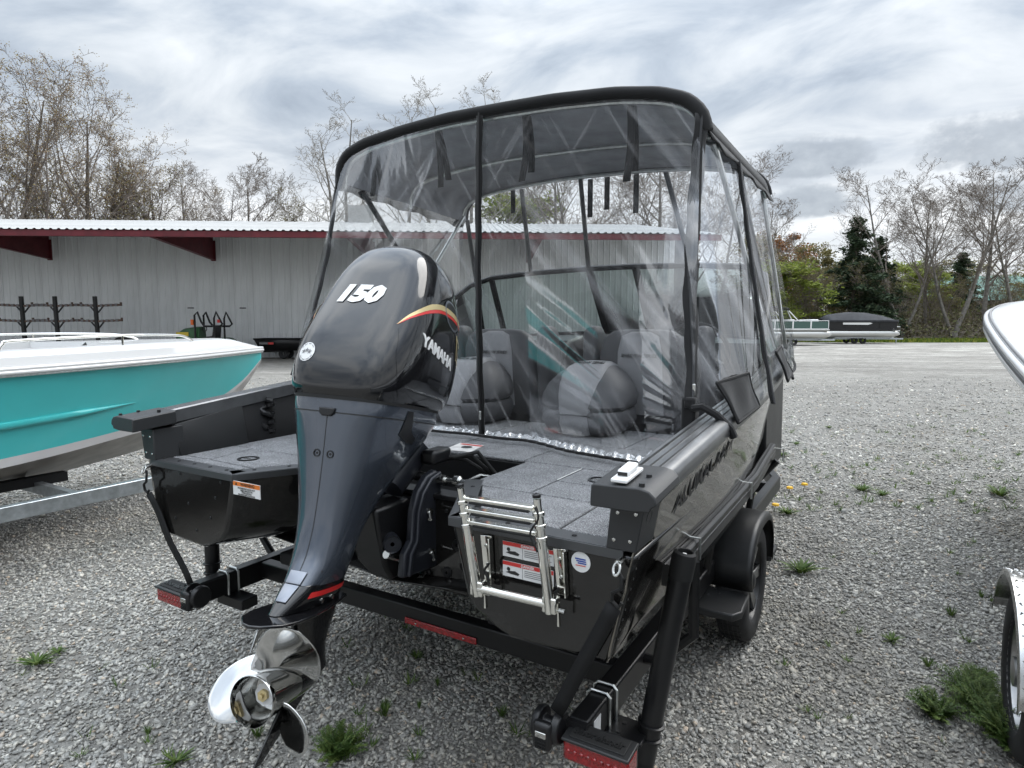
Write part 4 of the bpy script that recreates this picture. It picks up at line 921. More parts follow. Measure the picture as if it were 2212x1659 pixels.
def canopy_top():
    rows = [resample(arch(1.13 + 1.27 * i / 12), 60) for i in range(13)]
    m = loc(MB().grid([[tuple(p) for p in r] for r in rows])); m.build('canvas_top', 'canvas_black', CAN, smooth=60, thick=.006)
    m = loc(MB().grid([[(p[0] * .992, p[1] + (.02 if i == 0 else 0), p[2] - .012) for p in r] for i, r in enumerate(rows)])); m.build('canvas_lining', 'canvas_grey', CAN, smooth=60)
    # rolled rear and front hems
    a = resample(arch(1.125), 70); rg = np.random.default_rng(2)
    loc(MB().tube([tuple(p + (0, 0, -.012)) for p in a], .030, 8)).build('rear_hem', 'canvas_black', CAN, smooth=60)
    f = resample(arch(2.41), 60); loc(MB().tube([tuple(p + (0, 0, -.006)) for p in f], .018, 8)).build('front_hem', 'canvas_black', CAN, smooth=60)
    for s in (0, -1):
        ed = [r[s] for r in rows]; rows2 = []
        for k in range(4): rows2.append([(p[0] + (.008 * k if s else -.008 * k), p[1], p[2] - k * .016 + (.012 * sin(i * 2.1) if k == 3 else 0)) for i, p in enumerate(ed)])
        loc(MB().grid(rows2)).build('side_valance', 'canvas_black', CAN, smooth=60, thick=.006)
    # black hanging tie straps
    for px, ln, off in ((-.86, .26, .0), (-.40, .30, .02), (.13, .32, -.02), (.66, .34, -.015)):
        z = float(np.interp(px, [p[0] for p in a], [p[2] for p in a])) - .03; pts = [V((px + off * t * t, 1.165 + .02 * sin(t * 3), z - ln * t)) for t in (0, .2, .4, .6, .8, 1)]
        loc(MB().grid([[p - V((.017, 0, 0)) for p in pts], [p + V((.017, 0, 0)) for p in pts]])).build('tie_strap', 'webbing', CAN, thick=.004)
        q = MB().grid([[p + V((-.012, .018 + .01 * i, -.01)) for i, p in enumerate(pts[:5])], [p + V((.02, .018 + .012 * i, -.01)) for i, p in enumerate(pts[:5])]]); loc(q).build('tie_strap', 'webbing', CAN, thick=.004)
    for px, ln in ((-.1, .2), (.02, .16), (.22, .2), (-.7, .12)):
        loc(MB().box(px - .018, px + .018, 2.43, 2.434, 2.60 - ln - .03, 2.62)).build('tie_strap', 'webbing', CAN)
    # bows and legs of the frame
    for y, r_ in ((1.16, .012), (1.75, .012), (2.36, .012)):
        loc(MB().tube([tuple(p + (0, 0, -.035)) for p in resample(arch(y), 40)], r_, 8)).build('frame_bow', 'zinc', CAN)
    for a_, b_, m_ in (((-1.06, 2.33, 2.44), (-1.10, 1.45, 1.42), 'zinc'), ((-1.06, 1.30, 2.44), (-1.10, 2.3, 1.48), 'powder_black'), ((-1.05, 2.36, 2.42), (-1.08, 2.62, 1.56), 'powder_black'),
                       ((1.0, 2.36, 2.42), (1.09, 2.85, 1.50), 'zinc'), ((1.0, 1.25, 2.42), (1.10, 2.3, 1.48), 'zinc'), ((1.0, 1.75, 2.40), (1.11, 2.3, 1.50), 'powder_black'),
                       ((-.60, 2.38, 2.60), (-.62, 2.55, 2.03), 'powder_black'), ((-.15, 2.38, 2.63), (-.17, 2.57, 2.05), 'powder_black'), ((.42, 2.38, 2.62), (.55, 2.55, 2.03), 'powder_black')):
        loc(MB().cyl(a_, b_, .0125 if m_ == 'zinc' else .016, n=8)).build('frame_leg', m_, CAN)
canopy_top()
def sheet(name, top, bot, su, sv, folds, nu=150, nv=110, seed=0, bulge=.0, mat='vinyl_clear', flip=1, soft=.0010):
    rg = np.random.default_rng(seed); T = resample(top, nu); B = resample(bot, nu)
    v = np.linspace(0, 1, nv)[:, None, None]; P = T[None] * (1 - v) + B[None] * v
    u = np.linspace(0, 1, nu)[None, :]; vv = np.linspace(0, 1, nv)[:, None]; D = np.zeros((nv, nu))
    for (u0, v0, a0, a1, n, amp, w0, w1, rmax) in folds:
        dx = (u - u0) * su; dy = (vv - v0) * sv; r = np.sqrt(dx * dx + dy * dy); an = np.arctan2(dy, dx)
        for k in range(n):
            a = rg.uniform(a0, a1); w = rg.uniform(w0, w1) * 1.5; A = amp * .17 * rg.uniform(.25, 1) ** 1.5 * rg.choice([1, 1, -1]); rm = rmax * rg.uniform(.55, 1.1)
            wig = a + .03 * np.sin(r * rg.uniform(2, 5) + rg.uniform(0, 6))
            D += A * np.exp(-((an - wig) / w) ** 2) * np.clip(r / .25, 0, 1) * np.clip((rm - r) / .35, 0, 1)
    # soft puckers
    for k in range(14):
        fx, fy, ph = rg.normal(0, 7), rg.normal(0, 5), rg.uniform(0, 6); D += soft * .35 * np.sin(u * su * fx + vv * sv * fy + ph)
    D += bulge * np.sin(pi * vv) * np.sin(pi * u)
    edge = np.clip(np.minimum(np.minimum(u, 1 - u) * su, np.minimum(vv + .03, 1.02 - vv) * sv) / .05, .1, 1); D = D * edge
    gu = np.gradient(P, axis=1); gv = np.gradient(P, axis=0); nn = np.cross(gu, gv); nn /= np.linalg.norm(nn, axis=2)[:, :, None] + 1e-9
    P = P + nn * D[:, :, None] * flip - np.array(CO[:])
    mb = MB(); mb.v = [tuple(p) for p in P.reshape(-1, 3)]
    mb.f = [(i * nu + j, i * nu + j + 1, (i + 1) * nu + j + 1, (i + 1) * nu + j) for i in range(nv - 1) for j in range(nu - 1)]
    return mb.build(name, mat, CAN, smooth=180, fix=False)
def zipper(pts, w=.036, pull=True, out=(0, -1, 0)):
    P = resample(pts, 30); o = V(out).normalized()
    # a flat canvas band with a toothed ridge
    rows = [[], []]
    for i, p in enumerate(P):
        d = V(P[min(i + 1, 29)] - P[max(i - 1, 0)]).normalized(); s = d.cross(o).normalized() * (w / 2); q = V(p) + o * .012 + V((.003 * sin(i * 1.3), 0, 0)); rows[0].append(q - s); rows[1].append(q + s)
    z = loc(MB().grid(rows)).build('zip_band', 'canvas_black', CAN, thick=.005, smooth=60)
    loc(MB().tube([V(p) + o * .017 for p in P], .0055, 6)).build('zip_teeth', 'plastic_black', z)
    if pull:
        p = V(P[-3]) + o * .024; loc(MB().box(p.x - .006, p.x + .006, p.y - .003, p.y + .003, p.z - .03, p.z + .015)).build('zip_pull', 'steel', z, bevel=.002)
def curtains():
    A = [tuple(p + (0, -.012, -.02)) for p in resample(arch(1.13), 120)]
    def at(x): i = min(range(len(A)), key=lambda k: abs(A[k][0] - x)); return i
    im = at(-.10); ir = at(.975); il = 2
    # rear curtain, port half
    botL = [(-1.13, .80, 1.37), (-1.06, .98, 1.20), (-.92, 1.12, 1.085), (-.6, 1.18, 1.07), (-.38, 1.19, 1.07), (-.125, 1.18, 1.07)]
    botR = [(-.125, 1.18, 1.07), (.15, 1.19, 1.07), (.4, 1.10, 1.068), (.62, 1.02, 1.068), (.83, .985, 1.07), (.98, .87, 1.16), (1.095, .70, 1.36)]
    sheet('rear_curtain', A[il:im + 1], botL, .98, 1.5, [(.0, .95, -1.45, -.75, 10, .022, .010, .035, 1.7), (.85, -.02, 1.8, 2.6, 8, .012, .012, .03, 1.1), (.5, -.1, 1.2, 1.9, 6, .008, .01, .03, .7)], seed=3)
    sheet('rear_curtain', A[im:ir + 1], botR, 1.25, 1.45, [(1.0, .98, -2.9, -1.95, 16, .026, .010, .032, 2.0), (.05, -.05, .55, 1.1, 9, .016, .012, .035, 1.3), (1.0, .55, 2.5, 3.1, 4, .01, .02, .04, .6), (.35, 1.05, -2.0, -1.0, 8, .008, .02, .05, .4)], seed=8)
    # starboard side curtains, meeting over the gunwale
    topS = [(.985, 1.13, 2.50), (1.0, 1.35, 2.43), (1.015, 1.62, 2.42)]; topS2 = [(1.015, 1.62, 2.42), (1.02, 2.0, 2.40), (1.02, 2.36, 2.40)]
    botS = [(1.105, .69, 1.37), (1.20, .70, 1.30), (1.238, .95, 1.335), (1.243, 1.27, 1.36)]; botS2 = [(1.243, 1.27, 1.36), (1.24, 1.7, 1.40), (1.215, 2.15, 1.44), (1.16, 2.75, 1.52)]
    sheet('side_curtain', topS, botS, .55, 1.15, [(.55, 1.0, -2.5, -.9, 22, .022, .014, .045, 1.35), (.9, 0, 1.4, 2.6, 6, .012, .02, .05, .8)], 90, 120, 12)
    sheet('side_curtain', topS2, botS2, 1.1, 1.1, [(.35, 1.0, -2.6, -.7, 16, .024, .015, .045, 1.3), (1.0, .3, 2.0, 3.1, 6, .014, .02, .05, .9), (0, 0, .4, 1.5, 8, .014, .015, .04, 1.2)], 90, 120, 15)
    # port side
    topP = [(-1.065, 1.13, 2.49), (-1.07, 1.7, 2.44), (-1.08, 2.36, 2.41)]; botP = [(-1.15, .80, 1.36), (-1.22, 1.0, 1.36), (-1.235, 1.6, 1.41), (-1.2, 2.4, 1.47)]
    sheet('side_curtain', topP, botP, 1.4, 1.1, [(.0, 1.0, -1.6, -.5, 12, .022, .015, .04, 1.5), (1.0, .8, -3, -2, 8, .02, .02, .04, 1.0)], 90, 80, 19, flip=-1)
    # front connector down to the windscreen rail
    f = resample(arch(2.41), 40)[3:-3]; g = [(-.92, 2.50, 2.01), (-.6, 2.57, 2.04), (0, 2.60, 2.055), (.6, 2.57, 2.04), (.9, 2.50, 2.01)]
    sheet('front_curtain', [tuple(p) for p in f], g, 1.9, .6, [(.2, 1, -2, -1, 6, .012, .02, .05, .6), (.8, 1, -2, -1, 6, .012, .02, .05, .6)], 70, 30, 22)
    zipper([A[im], (-.115, 1.13, 1.9), (-.118, 1.15, 1.4), (-.12, 1.17, 1.09)])
    zipper([A[ir], (.98, 1.02, 2.05), (1.01, .9, 1.75), (1.06, .79, 1.5), (1.085, .70, 1.36)], .055, True, (.55, -.8, 0))
    zipper([A[il], (-1.10, 1.06, 2.05), (-1.13, .93, 1.6), (-1.14, .82, 1.38)], .03, False)
    zipper([(1.018, 1.60, 2.41), (1.10, 1.5, 2.0), (1.19, 1.37, 1.6), (1.262, 1.26, 1.33)], .028, False, (1, -.5, 0))
    # bunched flap and hem lying on the deck
    rg = np.random.default_rng(9); base = resample(botL[2:] + botR[1:5], 240); rows = []
    for k in range(7):
        t = k / 6; r = []
        for i, p in enumerate(base):
            w = .010 * sin(i * .9 + 2 * sin(i * .13)) + .006 * sin(i * 1.9 + 1) * sin(i * .21)
            r.append((p[0] + .010 * sin(i * .7) * t, p[1] - .012 - .060 * t - .010 * sin(i * .11) * t, p[2] + .012 + .020 * (1 - t) ** 2 + w * sin(pi * min(t + .15, 1)) + .006))
        rows.append(r)
    loc(MB().grid(rows)).build('bottom_flap', 'vinyl_bunched', CAN, smooth=180)
    loc(MB().tube([V(p) + V((0, 0, .004)) for p in rows[-1]], .0075, 6)).build('bottom_hem', 'canvas_black', CAN)
    ring = [V((1.085, .70, 1.36)), V((1.13, .685, 1.37)), V((1.18, .68, 1.345)), V((1.225, .69, 1.30)), V((1.235, .70, 1.27))]
    loc(MB().tube(ring, .014, 8)).build('gunwale_strap', 'canvas_black', CAN)
    loc(MB().box(1.05, 1.10, .69, .76, 1.27, 1.40)).build('corner_flap', 'canvas_black', CAN, bevel=.01)
    # canvas reinforcing patches over the gunwale
    for pts in ([(1.165, .71, 1.455), (1.222, .96, 1.475), (1.256, 1.01, 1.345), (1.235, .74, 1.315)], [(1.215, 1.62, 1.53), (1.20, 1.86, 1.55), (1.25, 1.92, 1.415), (1.264, 1.68, 1.39)]):
        q = [V(p) for p in pts]; rows = []
        for i in range(12):
            v = i / 11; a, b = q[0].lerp(q[3], v), q[1].lerp(q[2], v); rows.append([a.lerp(b, j / 11) + V((.006 * sin(j * .9 + v * 3) * sin(pi * v) + .004, 0, 0)) for j in range(12)])
        p = loc(MB().grid(rows)).build('canvas_patch', 'canvas_black', CAN, smooth=60, thick=.006)
        loc(MB().tube([rows[0][j] for j in range(12)] + [rows[i][-1] for i in range(12)] + [rows[-1][j] for j in range(11, -1, -1)] + [rows[i][0] for i in range(11, -1, -1)], .006, 6, loop=True)).build('binding', 'webbing', p)
    # loose clear end standing off the forward gunwale
    fl = [[(gw(2.0 + .75 * s_)[0] + .018 + .022 * t + .014 * sin(s_ * 9 + t * 2), 2.0 + .75 * s_, gw(2.0 + .75 * s_)[1] + .09 - .15 * t + .02 * sin(s_ * 9)) for s_ in [k / 24 for k in range(25)]] for t in [k / 8 for k in range(9)]]
    loc(MB().grid(fl)).build('loose_flap', 'vinyl_bunched', CAN, smooth=180)
    loc(MB().tube(fl[-1], .008, 6)).build('flap_hem', 'canvas_black', CAN)
curtains()

# ---------------------------------------------------------------- boarding ladder on the starboard box
def ladder():
    L = thing('boarding_ladder', (.78, -.03, .88), label='folded chrome telescoping boarding ladder on the black transom box', cat='ladder'); o = V((.78, -.03, .88))
    def lb(m): m.v = [tuple(V(p) - o) for p in m.v]; return m
    a0, a1 = V((.627, -.07, 1.18)), V((.676, -.055, .86)); b0, b1 = V((.883, -.07, 1.185)), V((.918, -.055, .865))
    for p, q in ((a0, a1), (b0, b1)):
        d = (q - p).normalized(); s = MB(); s.cyl(p + d * .105, q, .0155, n=16); s.cyl(p + d * .05, p + d * .11, .0135, n=16); s.cyl(p, p + d * .06, .0112, n=16); st = lb(s).build('stile', 'chrome', L)
        for k in (.035, .07, .105): lb(MB().cyl(p + d * k, p + d * (k + .012), .0175, n=16)).build('collar', 'chrome', st, bevel=.002)
        lb(MB().lathe([(.006, .001), (.012, 0), (.012, .008), (.004, .012), (.004, .009)], p - d * .004, -d, 14)).build('end_cap', 'plastic_black', st)
    for k in (.028, .062, .098):
        p = a0.lerp(a1, k / .325); q = b0.lerp(b1, k / .325); u = (q - p).normalized(); r = MB(); r.bar(p + u * .012, q - u * .012, .020, .014, (0, -.3, 1)); rg_ = lb(r).build('rung', 'chrome', L, bevel=.004, segs=3)
        lb(MB().bar(p + u * .03 + V((0, -.004, -.010)), q - u * .025 + V((0, -.004, -.010)), .014, .007)).build('rung_pad', 'rubber_black', rg_, bevel=.002)
    lb(MB().cyl(a0.lerp(a1, .93), b0.lerp(b1, .93), .0125, n=14)).build('rung', 'chrome', L)
    for x, z0, z1 in ((.675, .885, 1.025), (.922, .90, 1.03)):
        m = MB(); m.prism([(x - .022, -.004, z1), (x + .018, -.004, z1 + .004), (x + .026, -.004, z0), (x - .006, -.004, z0)], (0, -.004, 0)); m.prism([(x + .016, -.004, z1), (x + .021, -.004, z1), (x + .029, -.004, z0), (x + .024, -.004, z0)], (0, -.022, 0)); br = lb(m).build('mount_bracket', 'chrome', L, bevel=.0015)
        for k in (.2, .6): lb(MB().dome((x - .002 + .012 * k, -.008, z1 + (z0 - z1) * k), (0, -1, 0), .006, .004)).build('bolt', 'steel', br)
    for q in (a1, b1):
        lb(MB().box(q.x - .022, q.x + .022, q.y - .012, q.y + .02, q.z + .0, q.z + .045)).build('hinge', 'chrome', L, bevel=.004)
        lb(MB().prism([(q.x + .022, q.y, q.z + .03), (q.x + .024, q.y, q.z + .03), (q.x + .028, q.y, q.z - .035), (q.x + .022, q.y, q.z - .035)], (0, .012, 0))).build('hinge_tab', 'chrome', L)
        lb(MB().cyl((q.x + .02, q.y + .005, q.z + .01), (q.x + .042, q.y + .005, q.z + .01), .006, n=8)).build('pivot_bolt', 'steel', L)
    lb(MB().tube([V((.885, -.085, 1.165)) + V((.012 * sin(k * .7), -.004 * k / 6, -.011 * k)) for k in range(12)], .003, 6)).build('retaining_strap', 'rubber_black', L)
    for q in (V((.70, -.04, .93)), V((.93, -.04, .905))): lb(MB().tube([q + V((.008 * cos(k), -.004, .03 - .008 * k)) for k in range(8)], .004, 6)).build('clip', 'rubber_black', L)
ladder()
# ---------------------------------------------------------------- outboard motor (built upright, tilted 15 degrees)
TILT, STEER = R(-12), R(15)
EM = Matrix.Rotation(TILT, 3, 'X') @ Matrix.Rotation(STEER, 3, 'Z'); EO = V((0, 0, .70)) + Matrix.Rotation(TILT, 3, 'X') @ V((0, .15, 0))
ENG = thing('outboard_motor', EO, (0, 0, 0), 'big black and grey outboard motor with chrome propeller on the stern', 'outboard motor')
ENG.rotation_mode = 'ZYX'; ENG.rotation_euler = (TILT, 0, STEER)
def einv(p): return tuple(EM.transposed() @ (V(p) - EO))
def erings(tab, k, n):
    T = smooth_table(tab, n); return [superell(0, (t[1] + t[2]) / 2, t[0], t[3], (t[2] - t[1]) / 2, t[4], k) for t in T]
def outboard():
    cowl_t = [(.692, -.392, .225, .200, 3.8), (.73, -.40, .245, .217, 3.8), (.80, -.393, .265, .228, 3.7), (.88, -.366, .275, .231, 3.6), (.96, -.324, .275, .229, 3.5), (1.05, -.268, .262, .222, 3.4), (1.13, -.220, .24, .210, 3.2), (1.20, -.178, .205, .190, 3.0), (1.255, -.135, .165, .160, 2.8), (1.292, -.095, .12, .118, 2.6), (1.312, -.05, .07, .06, 2.4), (1.318, -.01, .02, .012, 2)]
    cw = MB().rings(erings(cowl_t, 64, 44)).build('cowl', 'engine_black', ENG, smooth=60)
    bv = bvh_of(cw.data)
    mid_t = [(.684, -.390, .20, .198, 3.6), (.64, -.388, .195, .196, 3.6), (.58, -.385, .15, .185, 3.3), (.50, -.381, .06, .166, 3.0), (.42, -.379, -.03, .143, 2.8), (.33, -.379, -.11, .119, 2.6), (.25, -.384, -.165, .101, 2.5), (.17, -.402, -.185, .087, 2.5), (.12, -.43, -.19, .077, 2.5), (.085, -.457, -.195, .068, 2.6)]
    md = MB().rings(erings(mid_t, 56, 44)).build('mid_cowl', 'engine_grey', ENG, smooth=60)
    bm_ = bvh_of(md.data)
    MB().rings([superell(0, -.094, z, .201, .300, 3.6, 56) for z in (.682, .694)]).build('cowl_seal', 'rubber_black', ENG, smooth=60)
    MB().rings([superell(0, (a + b) / 2, z, w + .0012, (b - a) / 2 + .0012, 3.6, 56) for z, a, b, w in ((.636, -.3878, .1935, .1955), (.640, -.388, .195, .196))], cap=False).build('panel_seam', 'decal_black', md, smooth=60)
    # centre seam, latch and screws at the back
    m = MB(); m.grid([[(-.0013, -.5, .632 - k * .0185) for k in range(30)], [(.0013, -.5, .632 - k * .0185) for k in range(30)]]); o = m.build('centre_seam', 'decal_black', md, fix=False); drape(o, bm_, (0, 1, 0), .0008)
    lt = MB().prism([(-.03, -.398, .652), (.03, -.398, .652), (.026, -.398, .632), (.014, -.398, .624), (-.014, -.398, .624), (-.026, -.398, .632)], (0, .016, 0)).build('latch', 'plastic_black', md, bevel=.004)
    for sx in (-.024, .026):
        for z in (.50,):
            h = bm_.ray_cast(V((sx, -1, z)), V((0, 1, 0)))[0]; b = MB().lathe([(.013, .001), (.013, .003), (.0095, .003), (.009, -.002), (.005, -.002), (.004, .001), (.0005, .001)], h, (0, -1, 0), 16).build('screw', 'plastic_black', md)
    h = bm_.ray_cast(V((.09, -1, .14)), V((-.3, 1, 0)))[0] or V((.05, -.12, .14)); MB().dome(V((.052, -.395, .125)), (.6, -1, 0), .012, .006, 12).build('screw', 'plastic_black', md)
    # side panels with gold and red sweep
    def sweep(w0, w1, name, mat, sg, off, t0=0, t1=1):
        arc = smooth_table([(-.295, .962), (-.24, 1.004), (-.15, 1.046), (-.05, 1.066), (.06, 1.062), (.16, 1.040), (.215, 1.015)], 48); lo, hi = [], []
        for i, p in enumerate(arc):
            f = i / 47; e = min(1, f / .35); lo.append((sg * .6, p[0], p[1] + w0 * e)); hi.append((sg * .6, p[0], p[1] + w1 * e))
        o = MB().grid([lo, hi]).build(name, mat, cw, fix=False); return drape(o, bv, (-sg, 0, 0), off)
    for sg in (1, -1):
        sweep(.0, .020, 'gold_stripe', 'decal_gold', sg, .003); sweep(-.013, -.001, 'red_stripe', 'stripe_red', sg, .003)
        # sculpted lower side: raised black shield
        arc = smooth_table([(-.295, .949), (-.24, .991), (-.15, 1.033), (-.05, 1.053), (.06, 1.049), (.16, 1.027), (.205, 1.0)], 24); rows = []
        lowp = smooth_table([(-.31, .90), (-.325, .83), (-.30, .72), (-.22, .70), (-.1, .70), (.05, .70), (.18, .70)], 24)
        for k in range(12):
            f = k / 11; rows.append([(sg * .6, a[0] + (b[0] - a[0]) * f, a[1] + (b[1] - a[1]) * f) for a, b in zip(arc, lowp)])
        o = MB().grid(rows).build('side_shield', 'engine_black', cw, fix=False, smooth=60); drape(o, bv, (-sg, 0, 0), .0015)
        # air intake hood high on the side
        rows = []
        for k in range(7):
            r = k / 6; rows.append([(sg * .6, .05 + (.062 * r) * cos(a) + .02 * sin(a), 1.178 + (.04 * r) * sin(a) - .03 * cos(a) * r) for a in [i * 2 * pi / 28 for i in range(29)]])
        o = MB().grid(rows).build('air_intake', 'decal_black', cw, fix=False, smooth=60); drape(o, bv, (-sg, 0, -.3), .002)
        rim = MB().grid([rows[6], [(p[0], .05 + (p[1] - .05) * 1.16, 1.178 + (p[2] - 1.178) * 1.16) for p in rows[6]]]).build('intake_rim', 'engine_silver', cw, fix=False, smooth=60); drape(rim, bv, (-sg, 0, -.3), .0035)
        # model lettering and chrome bracket emblem
        d = V((0, sg * 1.0, -sg * .30 * sg)).normalized()
        t = put_text('maker_lettering', 'YAMAHA', .062, 'plastic_white', cw, (sg * .6, -.066, .90), (0, sg, -.2 * sg * sg), (0, .2, 1), sx=1.10, bold=.0016, ext=.0015); drape(t, bv, (-sg, 0, 0), .0022, 1)
        em = MB()
        for q in ([(.235, 1.0), (.245, 1.0), (.262, .90), (.252, .90)], [(.235, 1.0), (.305, .965), (.305, .953), (.238, .988)], [(.25, .915), (.305, .885), (.305, .875), (.252, .905)], [(.278, .968), (.286, .964), (.296, .905), (.288, .908)]):
            em.add([(sg * .6, a - .13, b) for a, b in q], [(0, 1, 2, 3)])
        e = em.build('side_emblem', 'decal_gold', cw, fix=False); drape(e, bv, (-sg, 0, 0), .004, 1)
        lg = MB(); lg.add([(sg * .6, a - .26, b) for a, b in ((-.075, .672), (-.03, .672), (-.015, .60), (.03, .578), (.05, .60), (.02, .555), (-.035, .56), (-.105, .585))], [(0, 1, 2, 3, 7), (3, 4, 5, 6, 7)])
        e = lg.build('side_badge', 'plastic_black', md, fix=False); drape(e, bm_, (-sg, .35, 0), .003, 2)
    t = put_text('power_number', '150', .092, 'decal_white', cw, (-.02, -.8, 1.068), (1, 0, 0), (0, 0, 1), sx=1.25, bold=.006, ext=.001, shear=.22, space=1.0); drape(t, bv, (0, 1, 0), .002, 2)
    # round three-star sticker low on the back
    st = MB(); c = V((-.118, -.8, .835)); st.add([c + V((.034 * cos(a), 0, .034 * sin(a))) for a in [i * 2 * pi / 32 for i in range(32)]], [tuple(range(32))]); s1 = st.build('round_sticker', 'decal_white', cw, fix=False); drape(s1, bv, (0, 1, 0), .002, 2)
    sr = MB(); 
    def star(cx, cz, r):
        P = [(cx + (r if i % 2 == 0 else r * .42) * sin(i * pi / 5), -.8, cz + (r if i % 2 == 0 else r * .42) * cos(i * pi / 5)) for i in range(10)]; sr.add(P, [tuple(range(10))])
    for dx, dz in ((-.0135, 0), (.0135, 0), (0, .005)): star(c.x + dx, c.z + dz, .0105)
    for i in range(40):
        a = i * 2 * pi / 40
        if i % 4 != 3 and (abs(sin(a)) > .45): p = c + V((.029 * cos(a), 0, .029 * sin(a))); sr.add([p + V((-.0016, 0, -.0016)), p + V((.0016, 0, -.0016)), p + V((.0016, 0, .0016)), p + V((-.0016, 0, .0016))], [(0, 1, 2, 3)])
    s2 = sr.build('sticker_stars', 'text_grey', s1, fix=False, smooth=0); drape(s2, bv, (0, 1, 0), .0028)
    # round emblem on the crown of the cowl
    bd = MB(); bc = V((0, -.115, 1.9)); ring = [bc + V((.040 * cos(a), .030 * sin(a), 0)) for a in [i * 2 * pi / 40 for i in range(40)]]; ri = [bc + V((.033 * cos(a), .0245 * sin(a), 0)) for a in [i * 2 * pi / 40 for i in range(40)]]
    bd.add(ring + ri, [(i, (i + 1) % 40, 40 + (i + 1) % 40, 40 + i) for i in range(40)])
    for k in range(3):
        a = pi / 2 + k * 2 * pi / 3; u = V((cos(a), .75 * sin(a), 0)); w = V((-sin(a), .75 * cos(a), 0)) 
        for off in (-.0055, 0, .0055): q = bc + w * off; bd.add([q - w * .0016, q + w * .0016, q + w * .0016 + u * (.031 if off == 0 else .027), q - w * .0016 + u * (.031 if off == 0 else .027)], [(0, 1, 2, 3)])
    e = bd.build('round_emblem', 'decal_white', cw, fix=False); drape(e, bv, (0, .45, -1), .003, 1)
    # lower unit
    low_t = [(.088, -.457, -.195, .068, 2.6), (.066, -.482, -.19, .064, 2.6), (.04, -.512, -.185, .057, 2.4), (.012, -.545, -.18, .046, 2.2)]
    lw = MB().rings(erings(low_t, 40, 16)).build('lower_housing', 'engine_black', ENG, smooth=60); bl = bvh_of(lw.data)
    for sg in (1, -1):
        o = MB().grid([[(sg * .4, -.475 + k * .0135, .068) for k in range(20)], [(sg * .4, -.487 + k * .0138, .050) for k in range(20)]]).build('red_band', 'stripe_red', lw, fix=False); drape(o, bl, (-sg, .12, 0), .0015)
        for y in (-.36, -.30): MB().lathe([(.007, 0), (.007, .008), (.0005, .009)], (sg * .05, y, .028), (sg, 0, 0), 8).build('anode_bolt', 'steel', lw)
    # bright reflection along the trailing edge, put in as pale silver strips
    tr = MB()
    for (z0, y0, z1, y1, w0, w1) in ((.125, -.424, .09, -.452, .030, .026), (.088, -.455, .045, -.505, .026, .018)): tr.add([(-w0, y0 - .004, z0), (w0, y0 - .004, z0), (w1, y1 - .004, z1), (-w1, y1 - .004, z1)], [(0, 1, 2, 3)])
    tr.build('edge_glint', 'engine_silver', lw, thick=.006, bevel=.002)
    # anti-ventilation plate
    pl = [(0, -.65), (.03, -.638), (.072, -.59), (.088, -.53), (.088, -.44), (.075, -.34), (.055, -.24), (.038, -.17), (0, -.15)]; poly = [(x, y, .010) for x, y in pl] + [(-x, y, .010) for x, y in pl[-2:0:-1]]
    MB().prism(poly, (0, 0, -.010)).build('anti_ventilation_plate', 'engine_black', ENG, bevel=.003)
    st_t = [(.004, -.44, -.18, .038, 2.0), (-.05, -.425, -.19, .035, 2.0), (-.12, -.415, -.222, .034, 2.0), (-.17, -.42, -.225, .041, 2.0), (-.215, -.41, -.215, .046, 2.0)]
    MB().rings(erings(st_t, 32, 16)).build('strut', 'engine_black', ENG, smooth=60)
    MB().lathe([(.001, .052), (.018, .045), (.036, .02), (.048, -.02), (.056, -.07), (.058, -.13)], (0, -.285, -.222), (0, 1, 0), 28).build('gearcase', 'engine_black', ENG, smooth=60)
    MB().prism([(-.004, -.27, -.265), (-.004, -.42, -.27), (-.004, -.535, -.435), (-.004, -.50, -.435), (-.004, -.36, -.34)], (.008, 0, 0)).build('skeg', 'engine_black', ENG, bevel=.003)
    tt = MB().prism([(-.003, -.53, .0), (-.003, -.60, .0), (-.003, -.625, -.075), (-.003, -.585, -.03)], (.006, 0, 0)).build('trim_tab', 'prop_steel', ENG, bevel=.002)
    # propeller
    pr = link('propeller', MB().lathe([(.058, -.132), (.060, -.15), (.063, -.20), (.068, -.275), (.074, -.30), (.072, -.302), (.065, -.275), (.058, -.20), (.050, -.17)], (0, -.285, -.222), (0, 1, 0), 36).mesh('propeller', 60), 'prop_steel', ENG)
    MB().lathe([(.058, -.20), (.03, -.19), (.024, -.20), (.024, -.235), (.001, -.236)], (0, -.285, -.222), (0, 1, 0), 24).build('hub_core', 'steel', pr)
    MB().lathe([(.034, -.236), (.034, -.240), (.02, -.241), (.001, -.241)], (0, -.285, -.222), (0, 1, 0), 8).build('thrust_washer', 'plastic_white', pr)
    MB().lathe([(.018, -.241), (.018, -.252), (.008, -.253), (.008, -.262), (.001, -.263)], (0, -.285, -.222), (0, 1, 0), 6).build('prop_nut', 'decal_gold', pr)
    for th in (62, 182, 302):
        rows = []
        for i in range(15):
            f = i / 14; r = .062 + .145 * f; half = (.78 * (1 - (abs(f - .42) / .60) ** 2.6) ** .5 if abs(f - .42) < .60 else 0) * (.085 / max(r, .085)) * 1.32 + .05 * (1 - f)
            row = []
            for j in range(15):
                s = (j / 14 * 2 - 1); dth = s * half + .25 * f; a = R(th) + dth; ax = -.463 - .085 * dth * 1.0 - .035 * f * f + .004 * (s * s); row.append((r * cos(a), ax, -.222 + r * sin(a)))
            rows.append(row)
        MB().grid(rows).build('blade', 'prop_steel', pr, smooth=80, thick=.004, bevel=.001)
    # clamp bracket and hardware (placed in the boat's frame)
    def wl(m): m.v = [einv(p) for p in m.v]; return m
